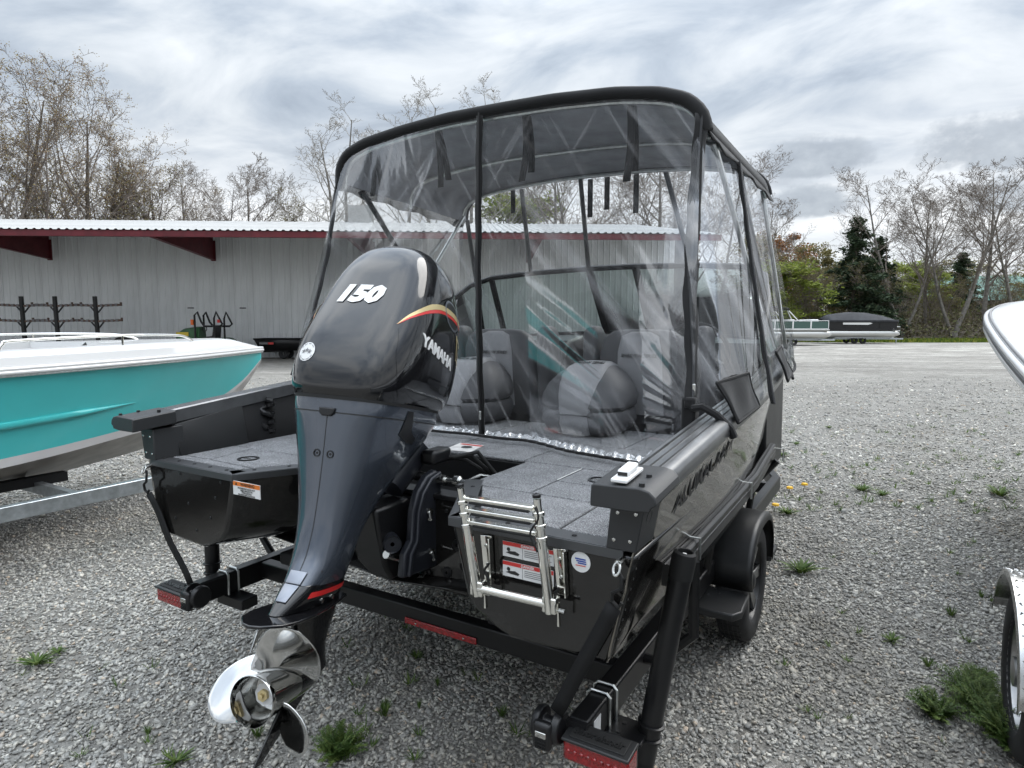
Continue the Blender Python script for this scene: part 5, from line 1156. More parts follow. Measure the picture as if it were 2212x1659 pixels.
    for sg in (1, -1):
        poly = [(.44, 1.06), (.41, 1.085), (.35, 1.07), (.295, 1.02), (.265, .95), (.255, .84), (.215, .80), (.20, .71), (.40, .69), (.43, .72), (.445, .9)]
        br = wl(MB().prism([(sg * .165, y, z) for y, z in poly], (-sg * .035, 0, 0))).build('clamp_bracket', 'engine_bracket', ENG, bevel=.010, segs=3)
        wl(MB().tube([(sg * .17, y + .012, z - .006) for y, z in [(.41, 1.075), (.355, 1.062), (.305, 1.015), (.277, .95), (.267, .84), (.23, .80), (.215, .72)]], .010, 8)).build('bracket_rib', 'engine_bracket', br, smooth=60)
        for y, z, l in ((.36, .93, .065), (.37, .765, .05)):
            b = wl(MB().cyl((sg * .165, y, z), (sg * .20, y - l * .6, z - .018), .007, n=10)).build('mount_bolt', 'steel', br); wl(MB().lathe([(.014, 0), (.014, .008), (.001, .009)], (sg * .166, y, z), (sg, -.4, 0), 10)).build('washer', 'steel', br)
        wl(MB().tube([(sg * .10, .18, .80), (sg * .10, .30, .74)], .016, 10)).build('trim_rod', 'steel', ENG)
        wl(MB().lathe([(.008, 0), (.03, 0), (.034, .006), (.034, -.05)], (sg * .115, .20, .835), (sg * .8, -.6, 0), 16)).build('trim_cap', 'engine_bracket', ENG)
    wl(MB().rings([[(-w, y0, z), (w, y0, z), (w, .40, z), (-w, .40, z)] for z, w, y0 in ((.66, .055, .26), (.74, .075, .20), (.86, .08, .17), (.97, .065, .16))])).build('swivel_bracket', 'plastic_black', ENG, bevel=.015)
    wl(MB().cyl((-.2, .42, 1.045), (.2, .42, 1.045), .020, n=14)).build('tilt_tube', 'steel', ENG)
    wl(MB().cyl((.17, .42, 1.045), (.30, .43, 1.045), .011, n=12)).build('steering_rod', 'steel', ENG); wl(MB().lathe([(.012, -.02), (.022, -.012), (.022, .012), (.012, .02)], (.25, .43, 1.045), (1, 0, 0), 14)).build('rod_end', 'steel', ENG)
    wl(MB().box(.09, .16, .40, .52, 1.10, 1.16)).build('rigging_boot', 'plastic_black', ENG, bevel=.015)
    for k in range(3): wl(MB().tube([(.12 + .03 * k, .50, 1.12), (.20 + .03 * k, .56, 1.10 + .02 * k), (.29 + .015 * k, .62, 1.03), (.30, .70, .95), (.24, .78, .93)], .009, 8)).build('rigging_hose', 'rubber_black', ENG)
    wl(MB().tube([(.24, .52, 1.03), (.27, .56, 1.045), (.33, .58, 1.04), (.36, .57, 1.02), (.33, .56, 1.0), (.27, .55, 1.01)], .007, 8, loop=True)).build('tilt_lever', 'steel', ENG)
    wl(MB().cyl((.0, .30, 1.02), (.0, .45, 1.16), .07, .09, 12)).build('steering_arm', 'engine_bracket', ENG)
outboard()
# ---------------------------------------------------------------- black trailer under the fishing boat
def wheel_parts(root, c, ax, r=.31, w=.165, spokes=True, rim_mat='steel', tyre_mat='tyre_rubber'):
    """c: centre of the wheel, ax: outward direction along x (+1/-1)"""
    h = w / 2; c = V(c); a = (ax, 0, 0)
    ty = MB().lathe([(r * .66, -h * .9), (r * .72, -h), (r * .9, -h * 1.0), (r * .97, -h * .86), (r, -h * .62), (r * 1.004, 0), (r, h * .62), (r * .97, h * .86), (r * .9, h * 1.0), (r * .72, h), (r * .66, h * .9), (r * .64, h * .8)], c, a, 56).build('tyre', tyre_mat, root, smooth=50)
    gr = MB()
    for off in (-.45, -.15, .15, .45): gr.lathe([(r * 1.0045, off * h - .003), (r * 1.0055, off * h), (r * 1.0045, off * h + .003)], c, a, 56)
    gr.build('tread_groove', 'decal_black', ty)
    for k in range(40):
        t = 2 * pi * k / 40; u = V((0, cos(t), sin(t))); v = V((0, -sin(t), cos(t)))
        if k == 0: blk = MB().bar(u * (r * 1.003) + V((-h * .62, 0, 0)) + v * .004, u * (r * 1.003) + V((h * .62, 0, 0)) - v * .004, .005, .004, tuple(u)).mesh('tread_sipe')
        o = link('tread_sipe', blk, 'decal_black', ty, c); o.rotation_euler = (t, 0, 0)
    rim = MB().lathe([(r * .66, h * .9), (r * .655, h * .72), (r * .63, h * .6), (r * .60, h * .0), (r * .60, -h * .8)], c, a, 40).build('rim', rim_mat, root, smooth=50)
    if spokes:
        MB().lathe([(r * .58, h * .1), (r * .001, h * .1)], c, a, 32).build('rim_back', 'plastic_black', rim)
        for k in range(6):
            t = 2 * pi * k / 6; u = V((0, cos(t), sin(t))); v = V((0, -sin(t), cos(t))); x = V((ax, 0, 0))
            m = MB(); m.add([c + u * .03 + v * .02 + x * h * .5, c + u * .03 - v * .02 + x * h * .5, c + u * r * .62 - v * .035 + x * h * .72, c + u * r * .62 + v * .035 + x * h * .72,
                             c + u * .03 + v * .02 + x * h * .25, c + u * .03 - v * .02 + x * h * .25, c + u * r * .62 - v * .03 + x * h * .45, c + u * r * .62 + v * .03 + x * h * .45], [(0, 1, 2, 3), (7, 6, 5, 4), (0, 4, 5, 1), (1, 5, 6, 2), (2, 6, 7, 3), (3, 7, 4, 0)])
            m.build('spoke', 'rim_machined', rim, bevel=.004)
        MB().lathe([(.05, h * .3), (.048, h * .7), (.03, h * .85), (.001, h * .88)], c, a, 20).build('hub_cap', 'plastic_black', rim)
    else:
        MB().lathe([(r * .6, h * .3), (r * .5, h * .1), (r * .3, h * .55), (r * .18, h * .6), (r * .17, h * 1.0), (.001, h * 1.02)], c, a, 32).build('rim_disc', rim_mat, rim, smooth=40)
TRL = thing('boat_trailer', (0, 0, 0), label='black single axle trailer carrying the black fishing boat', cat='trailer')
def trailer():
    T = TRL
    for sg in (1, -1):
        rail = MB(); pts = [(sg * .952, .06, .45), (sg * .952, 3.6, .45)]; rail.bar(pts[0], pts[1], .064, .10); rail.bar((sg * .952, 3.58, .45), (sg * .03, 6.2, .45), .064, .10); rl = rail.build('side_rail', 'powder_black', T, bevel=.008)
        MB().box(sg * .952 - .034, sg * .952 + .034, .045, .062, .402, .498).build('rail_end', 'plastic_black', rl)
        MB().box(sg * .986 - .001, sg * .986 + .001, .10, .15, .43, .48).build('rail_sticker', 'decal_white', rl)
        # tail light
        x0, x1 = sorted((sg * .932, sg * 1.132)); tl = MB().box(x0, x1, .0, .075, .405, .468).build('tail_light', 'red_lens', T, bevel=.008)
        hd = MB().prism([(x0 - .003, -.008, .466), (x1 + .003, -.008, .466), (x1 + .003, .078, .472), (x0 - .003, .078, .472)], (0, 0, .010)).build('light_hood', 'satin_charcoal', tl, bevel=.004)
        MB().prism([(x0 + .015, .006, .4765), (x1 - .015, .006, .4765), (x1 - .015, .066, .482), (x0 + .015, .066, .482)], (0, 0, .004)).build('step_pad', 'rubber_black', tl, bevel=.003)
        put_text('hood_lettering', "Shorelandr", .036, 'decal_black', tl, ((x0 + x1) / 2, .034, .4835), (1, 0, 0), (0, 1, .08), sx=.95, ext=.0025, bold=.0008)
        MB().box(x0 + .004, x1 - .004, .072, .085, .40, .468).build('light_back', 'plastic_black', tl)
        for k in range(9): MB().lathe([(.0075, 0), (.005, .003), (.0005, .004)], (x0 + .018 + k * .0205, -.0005, .437), (0, -1, 0), 8).build('lens_bead', 'red_lens', tl)
        # u-bolts and post bracket
        for y in (.215, .268):
            xa, xb = sg * .952 - .038, sg * .952 + .038; MB().tube([(xa, y, .385), (xa, y, .495), (xa + .012, y, .507), (xb - .012, y, .507), (xb, y, .495), (xb, y, .385)], .0052, 8).build('u_bolt', 'zinc', rl)
        if sg > 0:
            MB().box(.90, 1.10, .19, .30, .382, .396).build('bracket_plate', 'powder_black', T, bevel=.003)
            for y in (.215, .265): MB().lathe([(.008, 0), (.008, .003), (.0005, .003)], (1.02, y, .396), (0, 0, 1), 10).build('bracket_hole', 'decal_black', T)
        else:
            MB().box(-.985, -.80, .20, .285, .352, .40).build('bracket_tube', 'powder_black', T, bevel=.004)
            MB().box(-.8005, -.799, .207, .278, .358, .394).build('tube_mouth', 'decal_black', T)
        # guide post
        p0, p1 = (V((1.085, .27, .30)), V((1.183, .30, .945))) if sg > 0 else (V((-1.10, .26, .38)), V((-1.13, .28, .95)))
        d = (p1 - p0).normalized(); po = MB().cyl(p0, p1, .034, n=24).build('guide_post', 'plastic_black', T)
        MB().lathe([(.036, -.05), (.037, .01), (.034, .03), (.026, .036), (.023, .034), (.022, .02), (.001, .02)], p1, d, 24).build('post_cap', 'rubber_black', po)
        MB().lathe([(.006, .02), (.006, .028), (.001, .029)], p1, d, 10).build('cap_plug', 'decal_white', po)
        for k in (.075, .12): MB().lathe([(.035, -.004), (.042, -.002), (.042, .004), (.035, .006)], p0 + d * k, d, 24).build('post_collar', 'powder_black', po)
        MB().cyl(p0 - V((0, 0, .05)), p0 + d * .1, .027, n=16).build('post_stub', 'powder_black', po)
        # side guide board with grooves
        y0, y1 = .33, 2.55; gx = 1.128
        prof = [(-.02, -.035), (-.02, .03), (-.012, .036), (-.008, .034), (-.006, .037), (.002, .036), (.004, .033), (.006, .036), (.014, .034), (.02, .028), (.02, .012), (.017, .010), (.017, .004), (.02, .002), (.02, -.035)]
        rows = []
        for k in range(14):
            y = y0 + (y1 - y0) * k / 13; xg = gx - max(0, y - 1.7) * .06; rows.append([(sg * (xg + a), y, .88 + .02 * k / 13 + b) for a, b in prof])
        gb = MB().rings(rows).build('guide_board', 'plastic_black', T, smooth=40)
        for y in (.55, 1.45, 2.4):
            MB().tube([(sg * 1.15, y, .86), (sg * 1.155, y, .60), (sg * 1.03, y, .47), (sg * .98, y, .47)] if y < 1.2 else [(sg * 1.13, y, .86), (sg * 1.0, y, .70), (sg * .97, y, .47)], .019, 8).build('board_bracket', 'powder_black', T)
            MB().tube([(sg * 1.105, y + .05, .925), (sg * 1.155, y + .05, .925), (sg * 1.155, y + .05, .85)], .005, 6).build('board_bolt', 'zinc', gb)
        # bunk under the hull
        MB().box(sg * .55 - .045, sg * .55 + .045, .25, 3.4, .60, .655).build('bunk', 'webbing', T, bevel=.01)
        for y in (.5, 1.9, 3.2): MB().box(sg * .55 - .03, sg * .55 + .03, y - .03, y + .03, .44, .605).build('bunk_post', 'powder_black', T)
        # fender with step plates fore and aft
        cy, rr = 1.885, .335; arc = [(cy - rr * math.copysign(abs(cos(a)) ** .78, cos(a)), .335 + rr * abs(sin(a)) ** .78) for a in [R(8 + i * 164 / 22) for i in range(23)]]
        arc = [(1.585, .368)] + arc[1:-1] + [(2.20, .345)]; xi, xo = .925, 1.150
        rows = [[(sg * x, y, z) for y, z in arc] for x in (xi, xi + .1, xo - .02, xo - .005)]; sk = [(sg * (xo + .006), cy + (y - cy) * .985, .335 + (z - .335) * .96) for y, z in arc]; sk2 = [(sg * (xo + .008), cy + (y - cy) * .93, .335 + (z - .335) * .87) for y, z in arc]
        fd = MB().grid(rows + [sk, sk2]).build('fender', 'satin_charcoal', T, smooth=60, thick=.004)
        plate = [(sg * .90, 1.59), (sg * 1.148, 1.575), (sg * 1.16, 1.36), (sg * 1.13, 1.305), (sg * .92, 1.30)]
        stp = MB().prism([(x, y, .36) for x, y in plate], (0, 0, -.035)).build('fender_step', 'satin_charcoal', T, bevel=.008)
        for y in (1.50, 1.54): MB().dome((sg * (.975 + (y - 1.5) * 1.1), y - .02, .36), (0, 0, 1), .008, .005).build('bolt', 'plastic_black', stp)
        MB().prism([(sg * .93, 2.19, .35), (sg * 1.148, 2.20, .35), (sg * 1.148, 2.42, .35), (sg * .93, 2.44, .35)], (0, 0, -.035)).build('fender_step', 'satin_charcoal', T, bevel=.008)
        hub = bpy.data.objects.new('wheel', None); COL.objects.link(hub); hub.parent = T
        wheel_parts(hub, (sg * 1.055, 1.885, .305), sg, .306, .15, True, 'plastic_black')
        # ratchet tie-down
        e = V((sg * 1.105, -.03, 1.0)); k_ = MB(); k_.tube([e + V((0, 0, .015)), e + V((.014, -.008, .0)), e + V((.012, -.01, -.03)), e + V((-.012, -.008, -.045)), e + V((-.014, -.004, -.07)), e + V((.004, -.002, -.085)), e + V((.012, 0, -.07))], .0055, 8).build('strap_hook', 'rubber_black', T)
        a_, b_ = e + V((-sg * .01, 0, -.085)), V((sg * .90, .02, .525)); dd_ = (b_ - a_).normalized(); s_ = V((-dd_.z, 0, dd_.x)) * .022; ns = 9
        rows = [[a_.lerp(b_, i / ns) - s_ + V((0, .004 * sin(i), 0)) for i in range(ns + 1)], [a_.lerp(b_, i / ns) + s_ + V((0, .004 * sin(i), 0)) for i in range(ns + 1)]]
        MB().grid(rows).build('tie_strap', 'webbing', T, thick=.004, smooth=60)
        rc = V((sg * .875, .03, .475)); rt_ = MB().lathe([(.001, -.045), (.044, -.045), (.05, -.03), (.05, -.02), (.025, -.018), (.025, .018), (.05, .02), (.05, .03), (.044, .045), (.001, .045)], rc, (1, 0, 0), 20).build('ratchet_reel', 'plastic_black', T, bevel=.004)
        MB().box(rc.x - .03, rc.x + .03, rc.y - .06, rc.y - .03, rc.z - .05, rc.z + .035).build('ratchet_handle', 'plastic_black', rt_, bevel=.012)
        MB().box(rc.x - .018, rc.x + .018, rc.y - .063, rc.y - .058, rc.z - .008, rc.z + .01).build('ratchet_plate', 'steel', rt_, bevel=.002)
        for q in range(3): MB().box(rc.x - .016, rc.x + .016, rc.y - .063, rc.y - .058, rc.z - .04 + q * .009, rc.z - .036 + q * .009).build('ratchet_rib', 'rubber_black', rt_)
    MB().bar((-.95, .43, .455), (.95, .43, .455), .06, .08).build('cross_member', 'powder_black', T, bevel=.006)
    rb = MB().box(.0, .36, .392, .399, .418, .445).build('red_reflector', 'red_lens', T, bevel=.003)
    for x in (.06, .30): MB().dome((x, .391, .431), (0, -1, 0), .005, .003).build('reflector_screw', 'steel', rb)
    for y in (1.9, 3.4): MB().bar((-.95, y, .45), (.95, y, .45), .05, .08).build('cross_member', 'powder_black', T, bevel=.006)
    MB().cyl((-1.0, 1.885, .305), (1.0, 1.885, .305), .03, n=14).build('axle', 'powder_black', T)
    MB().bar((0, 5.6, .45), (0, 6.9, .45), .08, .1).build('tongue', 'powder_black', T, bevel=.006); MB().cyl((.12, 6.3, .0), (.12, 6.3, .75), .03, n=12).build('jack', 'powder_black', T)
    MB().bar((0, 5.4, .45), (0, 5.55, 1.15), .06, .06, (0, 1, 0)).build('winch_post', 'powder_black', T); 
trailer()

# ---------------------------------------------------------------- generic hull loft used by the neighbouring boats
def hull_bands(root, cx, st, bands, name_mat):
    """st rows: (y, xg, zg, xc, zc, zk); bands: fraction limits down the topside with (name, material)"""
    S_ = smooth_table(st, 36)
    for sg in (1, -1):
        for (t0, t1, nm, mt) in bands:
            rows = []
            for (y, xg, zg, xc, zc, zk) in S_:
                xg, xc = max(xg, .004), max(xc, .003); r = []
                for k in range(9):
                    t = t0 + (t1 - t0) * k / 8
                    if t <= 1: e = t; x = xg + (xc - xg) * (e ** .85); z = zg + (zc - zg) * e; x -= 0
                    else: e = t - 1; x = xc * (1 - e); z = zc + (zk - zc) * e ** .8
                    r.append((cx + sg * x, y, z))
                rows.append(r)
            MB().grid(rows).build(nm, mt, root, smooth=60)
    return S_
def teal_boat():
    cx = -4.36; B = thing('bay_boat', (cx, 0, .45), label='teal hulled boat with white deck and rub rail on a galvanised trailer', cat='boat'); o = V((cx, 0, .45))
    def lb(m): m.v = [tuple(V(p) - o) for p in m.v]; return m
    st = [(-3.2, 1.20, 1.28, 1.10, .70, .45), (-2, 1.20, 1.30, 1.10, .69, .42), (-1, 1.19, 1.315, 1.08, .69, .41), (0, 1.13, 1.335, 1.00, .69, .36), (.6, 1.04, 1.345, .88, .71, .37), (1.2, .90, 1.355, .67, .74, .42), (1.8, .68, 1.362, .40, .76, .50), (2.4, .38, 1.368, .12, .84, .66), (2.8, .16, 1.372, .02, 1.02, .93), (3.07, .01, 1.375, .004, 1.27, 1.24)]
    loc_st = [(y, xg, zg - .45, xc, zc - .45, zk - .45) for y, xg, zg, xc, zc, zk in st]
    S_ = hull_bands(B, 0, loc_st, [(0.03, .90, 'topside', 'teal_gel'), (.90, 1.0, 'boot_stripe', 'grey_gel'), (1.0, 2.0, 'bottom', 'dark_gel')], None)
    for sg in (1, -1):
        # spray knuckle
        kn = [(sg * ((xg + (xc - xg) * (.55 ** .85)) + .006), y, zg + (zc - zg) * .55) for (y, xg, zg, xc, zc, zk) in S_ if y < 1.35]
        MB().tube(kn, [.026] * (len(kn) - 3) + [.018, .010, .003], 6).build('knuckle', 'teal_gel', B, smooth=60)
        rub = lambda dz, dx, r, nm, mt: MB().tube([(sg * max(xg + dx, .003), y + (.01 if i == len(S_) - 1 else 0), zg + dz) for i, (y, xg, zg, xc, zc, zk) in enumerate(S_)], r, 8).build(nm, mt, B, smooth=60)
        rub(.0, .012, .016, 'rub_rail', 'white_gel'); rub(.024, .006, .014, 'rub_rail', 'white_gel'); rub(-.020, .008, .009, 'rub_insert', 'zinc')
        rows = []
        for (y, xg, zg, xc, zc, zk) in S_:
            k = min(1, max(0, (3.07 - y) / .5)); rows.append([(sg * max(xg, .003), y, zg + .03), (sg * max(xg - .02 * k, .003), y, zg + .07 * k + .03), (sg * max(xg - .10 * k, .002), y, zg + .03 + .105 * k), (sg * max(xg - .26 * k, .001), y, zg + .03 + .115 * k), (0 if y > 1.2 else sg * max(xg - .30, .1), y, zg + .03 + .118 * k if y > 1.2 else zg - .25)])
        MB().grid(rows).build('deck', 'white_gel', B, smooth=50)
        # grab rail
        rl = [(sg * (lerp_table([tuple(s) for s in S_], y)[0] - .14), y, lerp_table([tuple(s) for s in S_], y)[1] + z) for y, z in ((.30, .14), (.33, .185), (.42, .205), (1.2, .215), (1.75, .20), (1.92, .17), (1.98, .14))]
        MB().tube([V(p) for p in smooth_table(rl, 30)], .011, 8).build('grab_rail', 'chrome', B, smooth=60)
        p = rl[3]; MB().cyl(p, (p[0], p[1], p[2] - .09), .009, n=8).build('rail_post', 'chrome', B)
    MB().box(-.02, .03, 2.62, 2.68, .90, .96).build('rail_fitting', 'steel', B)
    MB().lathe([(.02, -.02), (.05, -.03), (.05, .03), (.02, .02)], (0, 2.62, .40), (1, 0, 0), 16).build('bow_eye', 'rubber_black', B)
    # console with dark windscreen at the frame edge
    MB().prism([(.28, -1.25, .95), (.28, -.05, .95), (.28, .02, 1.10), (.28, -.25, 1.42), (.28, -.75, 1.48), (.28, -1.25, 1.2)], (-.9, 0, 0)).build('console', 'white_gel', B, bevel=.04, segs=3)
    MB().prism([(.295, -.80, 1.02), (.295, -.14, 1.02), (.295, -.10, 1.12), (.295, -.30, 1.36), (.295, -.75, 1.42)], (-.93, 0, 0)).build('console_window', 'plastic_black', B, bevel=.02)
    # its trailer
    T = thing('galvanised_trailer', (cx, 0, 0), label='galvanised steel trailer under the teal boat', cat='trailer')
    for sg in (1, -1):
        m = MB(); m.bar((sg * 1.215, -3.2, .455), (sg * 1.255, 1.35, .455), .06, .10); m.bar((sg * 1.255, 1.33, .455), (sg * .05, 4.6, .455), .06, .10); m.build('side_rail', 'galvanised', T, bevel=.006)
        h = bpy.data.objects.new('wheel', None); COL.objects.link(h); h.parent = T; wheel_parts(h, (sg * 1.12, -2.3, .33), sg, .33, .2, False, 'zinc')
    for y in (-2.6, -1, .6): MB().bar((-1.2, y, .45), (1.2, y, .45), .05, .08).build('cross_member', 'galvanised', T)
    for sg in (1, -1): MB().box(sg * .6 - .04, sg * .6 + .04, -2.8, .8, .46, .53).build('bunk', 'webbing', T)
    MB().bar((0, 4.4, .455), (0, 5.4, .455), .08, .1).build('tongue', 'galvanised', T); MB().cyl((.1, 5.0, 0), (.1, 5.0, .8), .03, n=10).build('jack', 'galvanised', T)
teal_boat()
def white_boat():
    cx = 3.45; B = thing('deck_boat', (cx, 3, .5), label='white boat bow with striped rub rail at the right edge', cat='boat'); o = V((cx, 3, .5))
    # port gunwale line (distance from the centreline, height)
    G = [(-2.5, 1.10, 1.18, 1.0, .62, .42), (0, 1.11, 1.20, 1.0, .60, .40), (2, 1.12, 1.28, .92, .62, .40), (3.2, 1.13, 1.40, .80, .68, .42), (4.2, 1.14, 1.545, .60, .78, .50), (5.0, 1.125, 1.67, .36, .95, .68), (5.5, 1.06, 1.745, .20, 1.10, .86), (6.0, .90, 1.80, .10, 1.26, 1.05), (6.5, .58, 1.84, .04, 1.42, 1.25), (6.85, .03, 1.86, .01, 1.6, 1.45)]
    G = [(y - 3, a, b - .5, c, d, e) for y, a, b, c, d, e in [(y, a, b, c, d, e) for y, a, b, c, d, e in G]]; G = [(y, a, b, c, d - .5, e - .5) for y, a, b, c, d, e in G]
    S_ = hull_bands(B, 0, G, [(.05, 1.0, 'topside', 'white_gel'), (1.0, 2.0, 'bottom', 'grey_gel')], None)
    for sg in (1, -1):
        for dz, dx, r, nm, mt in ((-.045, .0, .028, 'rub_rail', 'white_gel'), (-.010, .012, .018, 'rub_insert', 'trim_grey'), (.022, .006, .022, 'rub_rail', 'white_gel'), (.050, -.018, .010, 'rub_insert', 'text_grey')):
            MB().tube([(sg * max(xg + dx, .003), y, zg + dz) for (y, xg, zg, xc, zc, zk) in S_], r, 8).build(nm, mt, B, smooth=60)
        rows = [[(sg * max(xg, .003), y, zg + .03), (sg * max(xg - .05, .003), y, zg + .065), (sg * max(xg - .16, .002), y, zg + .075), (sg * max(xg - .24, .002), y, zg + .055), (sg * max(xg - .30, .002), y, zg + .085), (0, y, zg + .10)] for (y, xg, zg, xc, zc, zk) in S_]
        MB().grid([r[:4] for r in rows]).build('deck', 'white_gel', B, smooth=40); MB().grid([r[3:] for r in rows]).build('deck_nonskid', 'nonskid', B, smooth=40)
        c = V((sg * .80, 2.0, 1.20 + .085)); cl = MB(); cl.tube([c + V((0, -.10, .035)), c + V((0, -.05, .05)), c + V((0, .05, .055)), c + V((0, .10, .045))], [.008, .014, .014, .008], 10); cl.cyl(c + V((0, -.03, -.03)), c + V((0, -.03, .05)), .012, n=10); cl.cyl(c + V((0, .03, -.03)), c + V((0, .03, .05)), .012, n=10); cl.build('cleat', 'chrome', B, smooth=60)
    T = thing('tandem_trailer', (cx, 0, 0), label='trailer with diamond plate fender and tyre at the lower right edge', cat='trailer')
    for sg in (1, -1):
        MB().bar((sg * .95, -2.0, .45), (sg * .95, 2.6, .45), .06, .1).build('side_rail', 'galvanised', T)
        xi, xo = 1.02, 1.335; cy, rr = 1.45, .395; arc = [(cy - rr * cos(a), .31 + rr * sin(a)) for a in [R(8 + i * 152 / 21) for i in range(22)]]
        fd = MB().grid([[(sg * x, y, z) for y, z in arc] for x in (xi, xi + .15, xo)] + [[(sg * (xo + .004), y + (cy - y) * .03, z - .022) for y, z in arc]]).build('fender', 'diamond_alu', T, smooth=50, thick=.004)
        lug = MB().rings([superell(0, 0, z, a, b, 2, 8) for z, a, b in ((0, .010, .0035), (.0025, .004, .001))]).mesh('tread_lug')
        n = 0
        for i in range(24):
            f = i / 23 * 1.0; a = R(12 + f * 146); y, z = cy - (rr + .003) * cos(a), .31 + (rr + .003) * sin(a)
            for j in range(13):
                x = xi + .015 + j * .024; q = link('tread_lug', lug, 'diamond_alu', fd, (sg * x, y, z)); q.rotation_euler = (a - pi / 2, 0, 0); q.rotation_euler = (Matrix.Rotation(a - pi / 2, 3, 'X') @ Matrix.Rotation(R(45 if (i + j) % 2 else -45), 3, 'Z')).to_euler()
            if sg > 0: break
        h = bpy.data.objects.new('wheel', None); COL.objects.link(h); h.parent = T; wheel_parts(h, (sg * 1.205, 1.45, .325), sg, .325, .20, False, 'rim_machined')
    MB().bar((-.95, 2.4, .45), (.95, 2.4, .45), .05, .08).build('cross_member', 'galvanised', T); MB().cyl((-1.2, 1.45, .325), (1.2, 1.45, .325), .03, n=12).build('axle', 'galvanised', T)
    MB().bar((0, 4.0, .45), (0, 6.6, .45), .08, .1).build('tongue', 'galvanised', T); MB().bar((-.95, 2.6, .45), (0, 4.6, .45), .06, .1).build('tongue_arm', 'galvanised', T); MB().bar((.95, 2.6, .45), (0, 4.6, .45), .06, .1).build('tongue_arm', 'galvanised', T)
    MB().cyl((.1, 6.3, 0), (.1, 6.3, .8), .03, n=10).build('jack', 'galvanised', T)
    for sg in (1, -1): MB().box(sg * .5 - .04, sg * .5 + .04, -1.6, 3.8, .5, .56).build('bunk', 'webbing', T)
white_boat()
# ---------------------------------------------------------------- things by the shed
def rack(u, label):
    p = LU(u, 28.5); r = thing('boat_rack', p, (0, 0, HEAD), label, 'rack', 'cantilever racks before the shed')
    MB().bar((0, 0, 0), (-.06, 0, 2.88), .13, .13, (0, 1, 0)).build('post', 'powder_black', r)
    MB().box(-.5, .5, -.5, .5, 0, .06).build('base', 'powder_black', r)
    for z in (1.78, 2.46):
        for sg in (1, -1):
            a = MB().bar((sg * .05, 0, z), (sg * 1.08, 0, z + .05), .09, .09, (0, 1, 0)).build('arm', 'rust_brown', r)
            for k in range(4): MB().box(sg * (.22 + k * .22) - .05, sg * (.22 + k * .22) + .05, -.055, .055, z - .04 + k * .008, z + .075 + k * .01).build('arm_pad', 'text_grey', a)
            MB().box(sg * 1.08 - .03, sg * 1.08 + .03, -.04, .04, z, z + .16).build('end_stop', 'rust_brown', a)
            MB().bar((sg * .05, 0, z - .3), (sg * .3, 0, z), .05, .05, (0, 1, 0)).build('brace', 'powder_black', r)
rack(57, 'leftmost of three black cantilever racks before the shed wall'); rack(129, 'middle of three black cantilever racks before the shed wall'); rack(215, 'rightmost of three black cantilever racks before the shed wall')
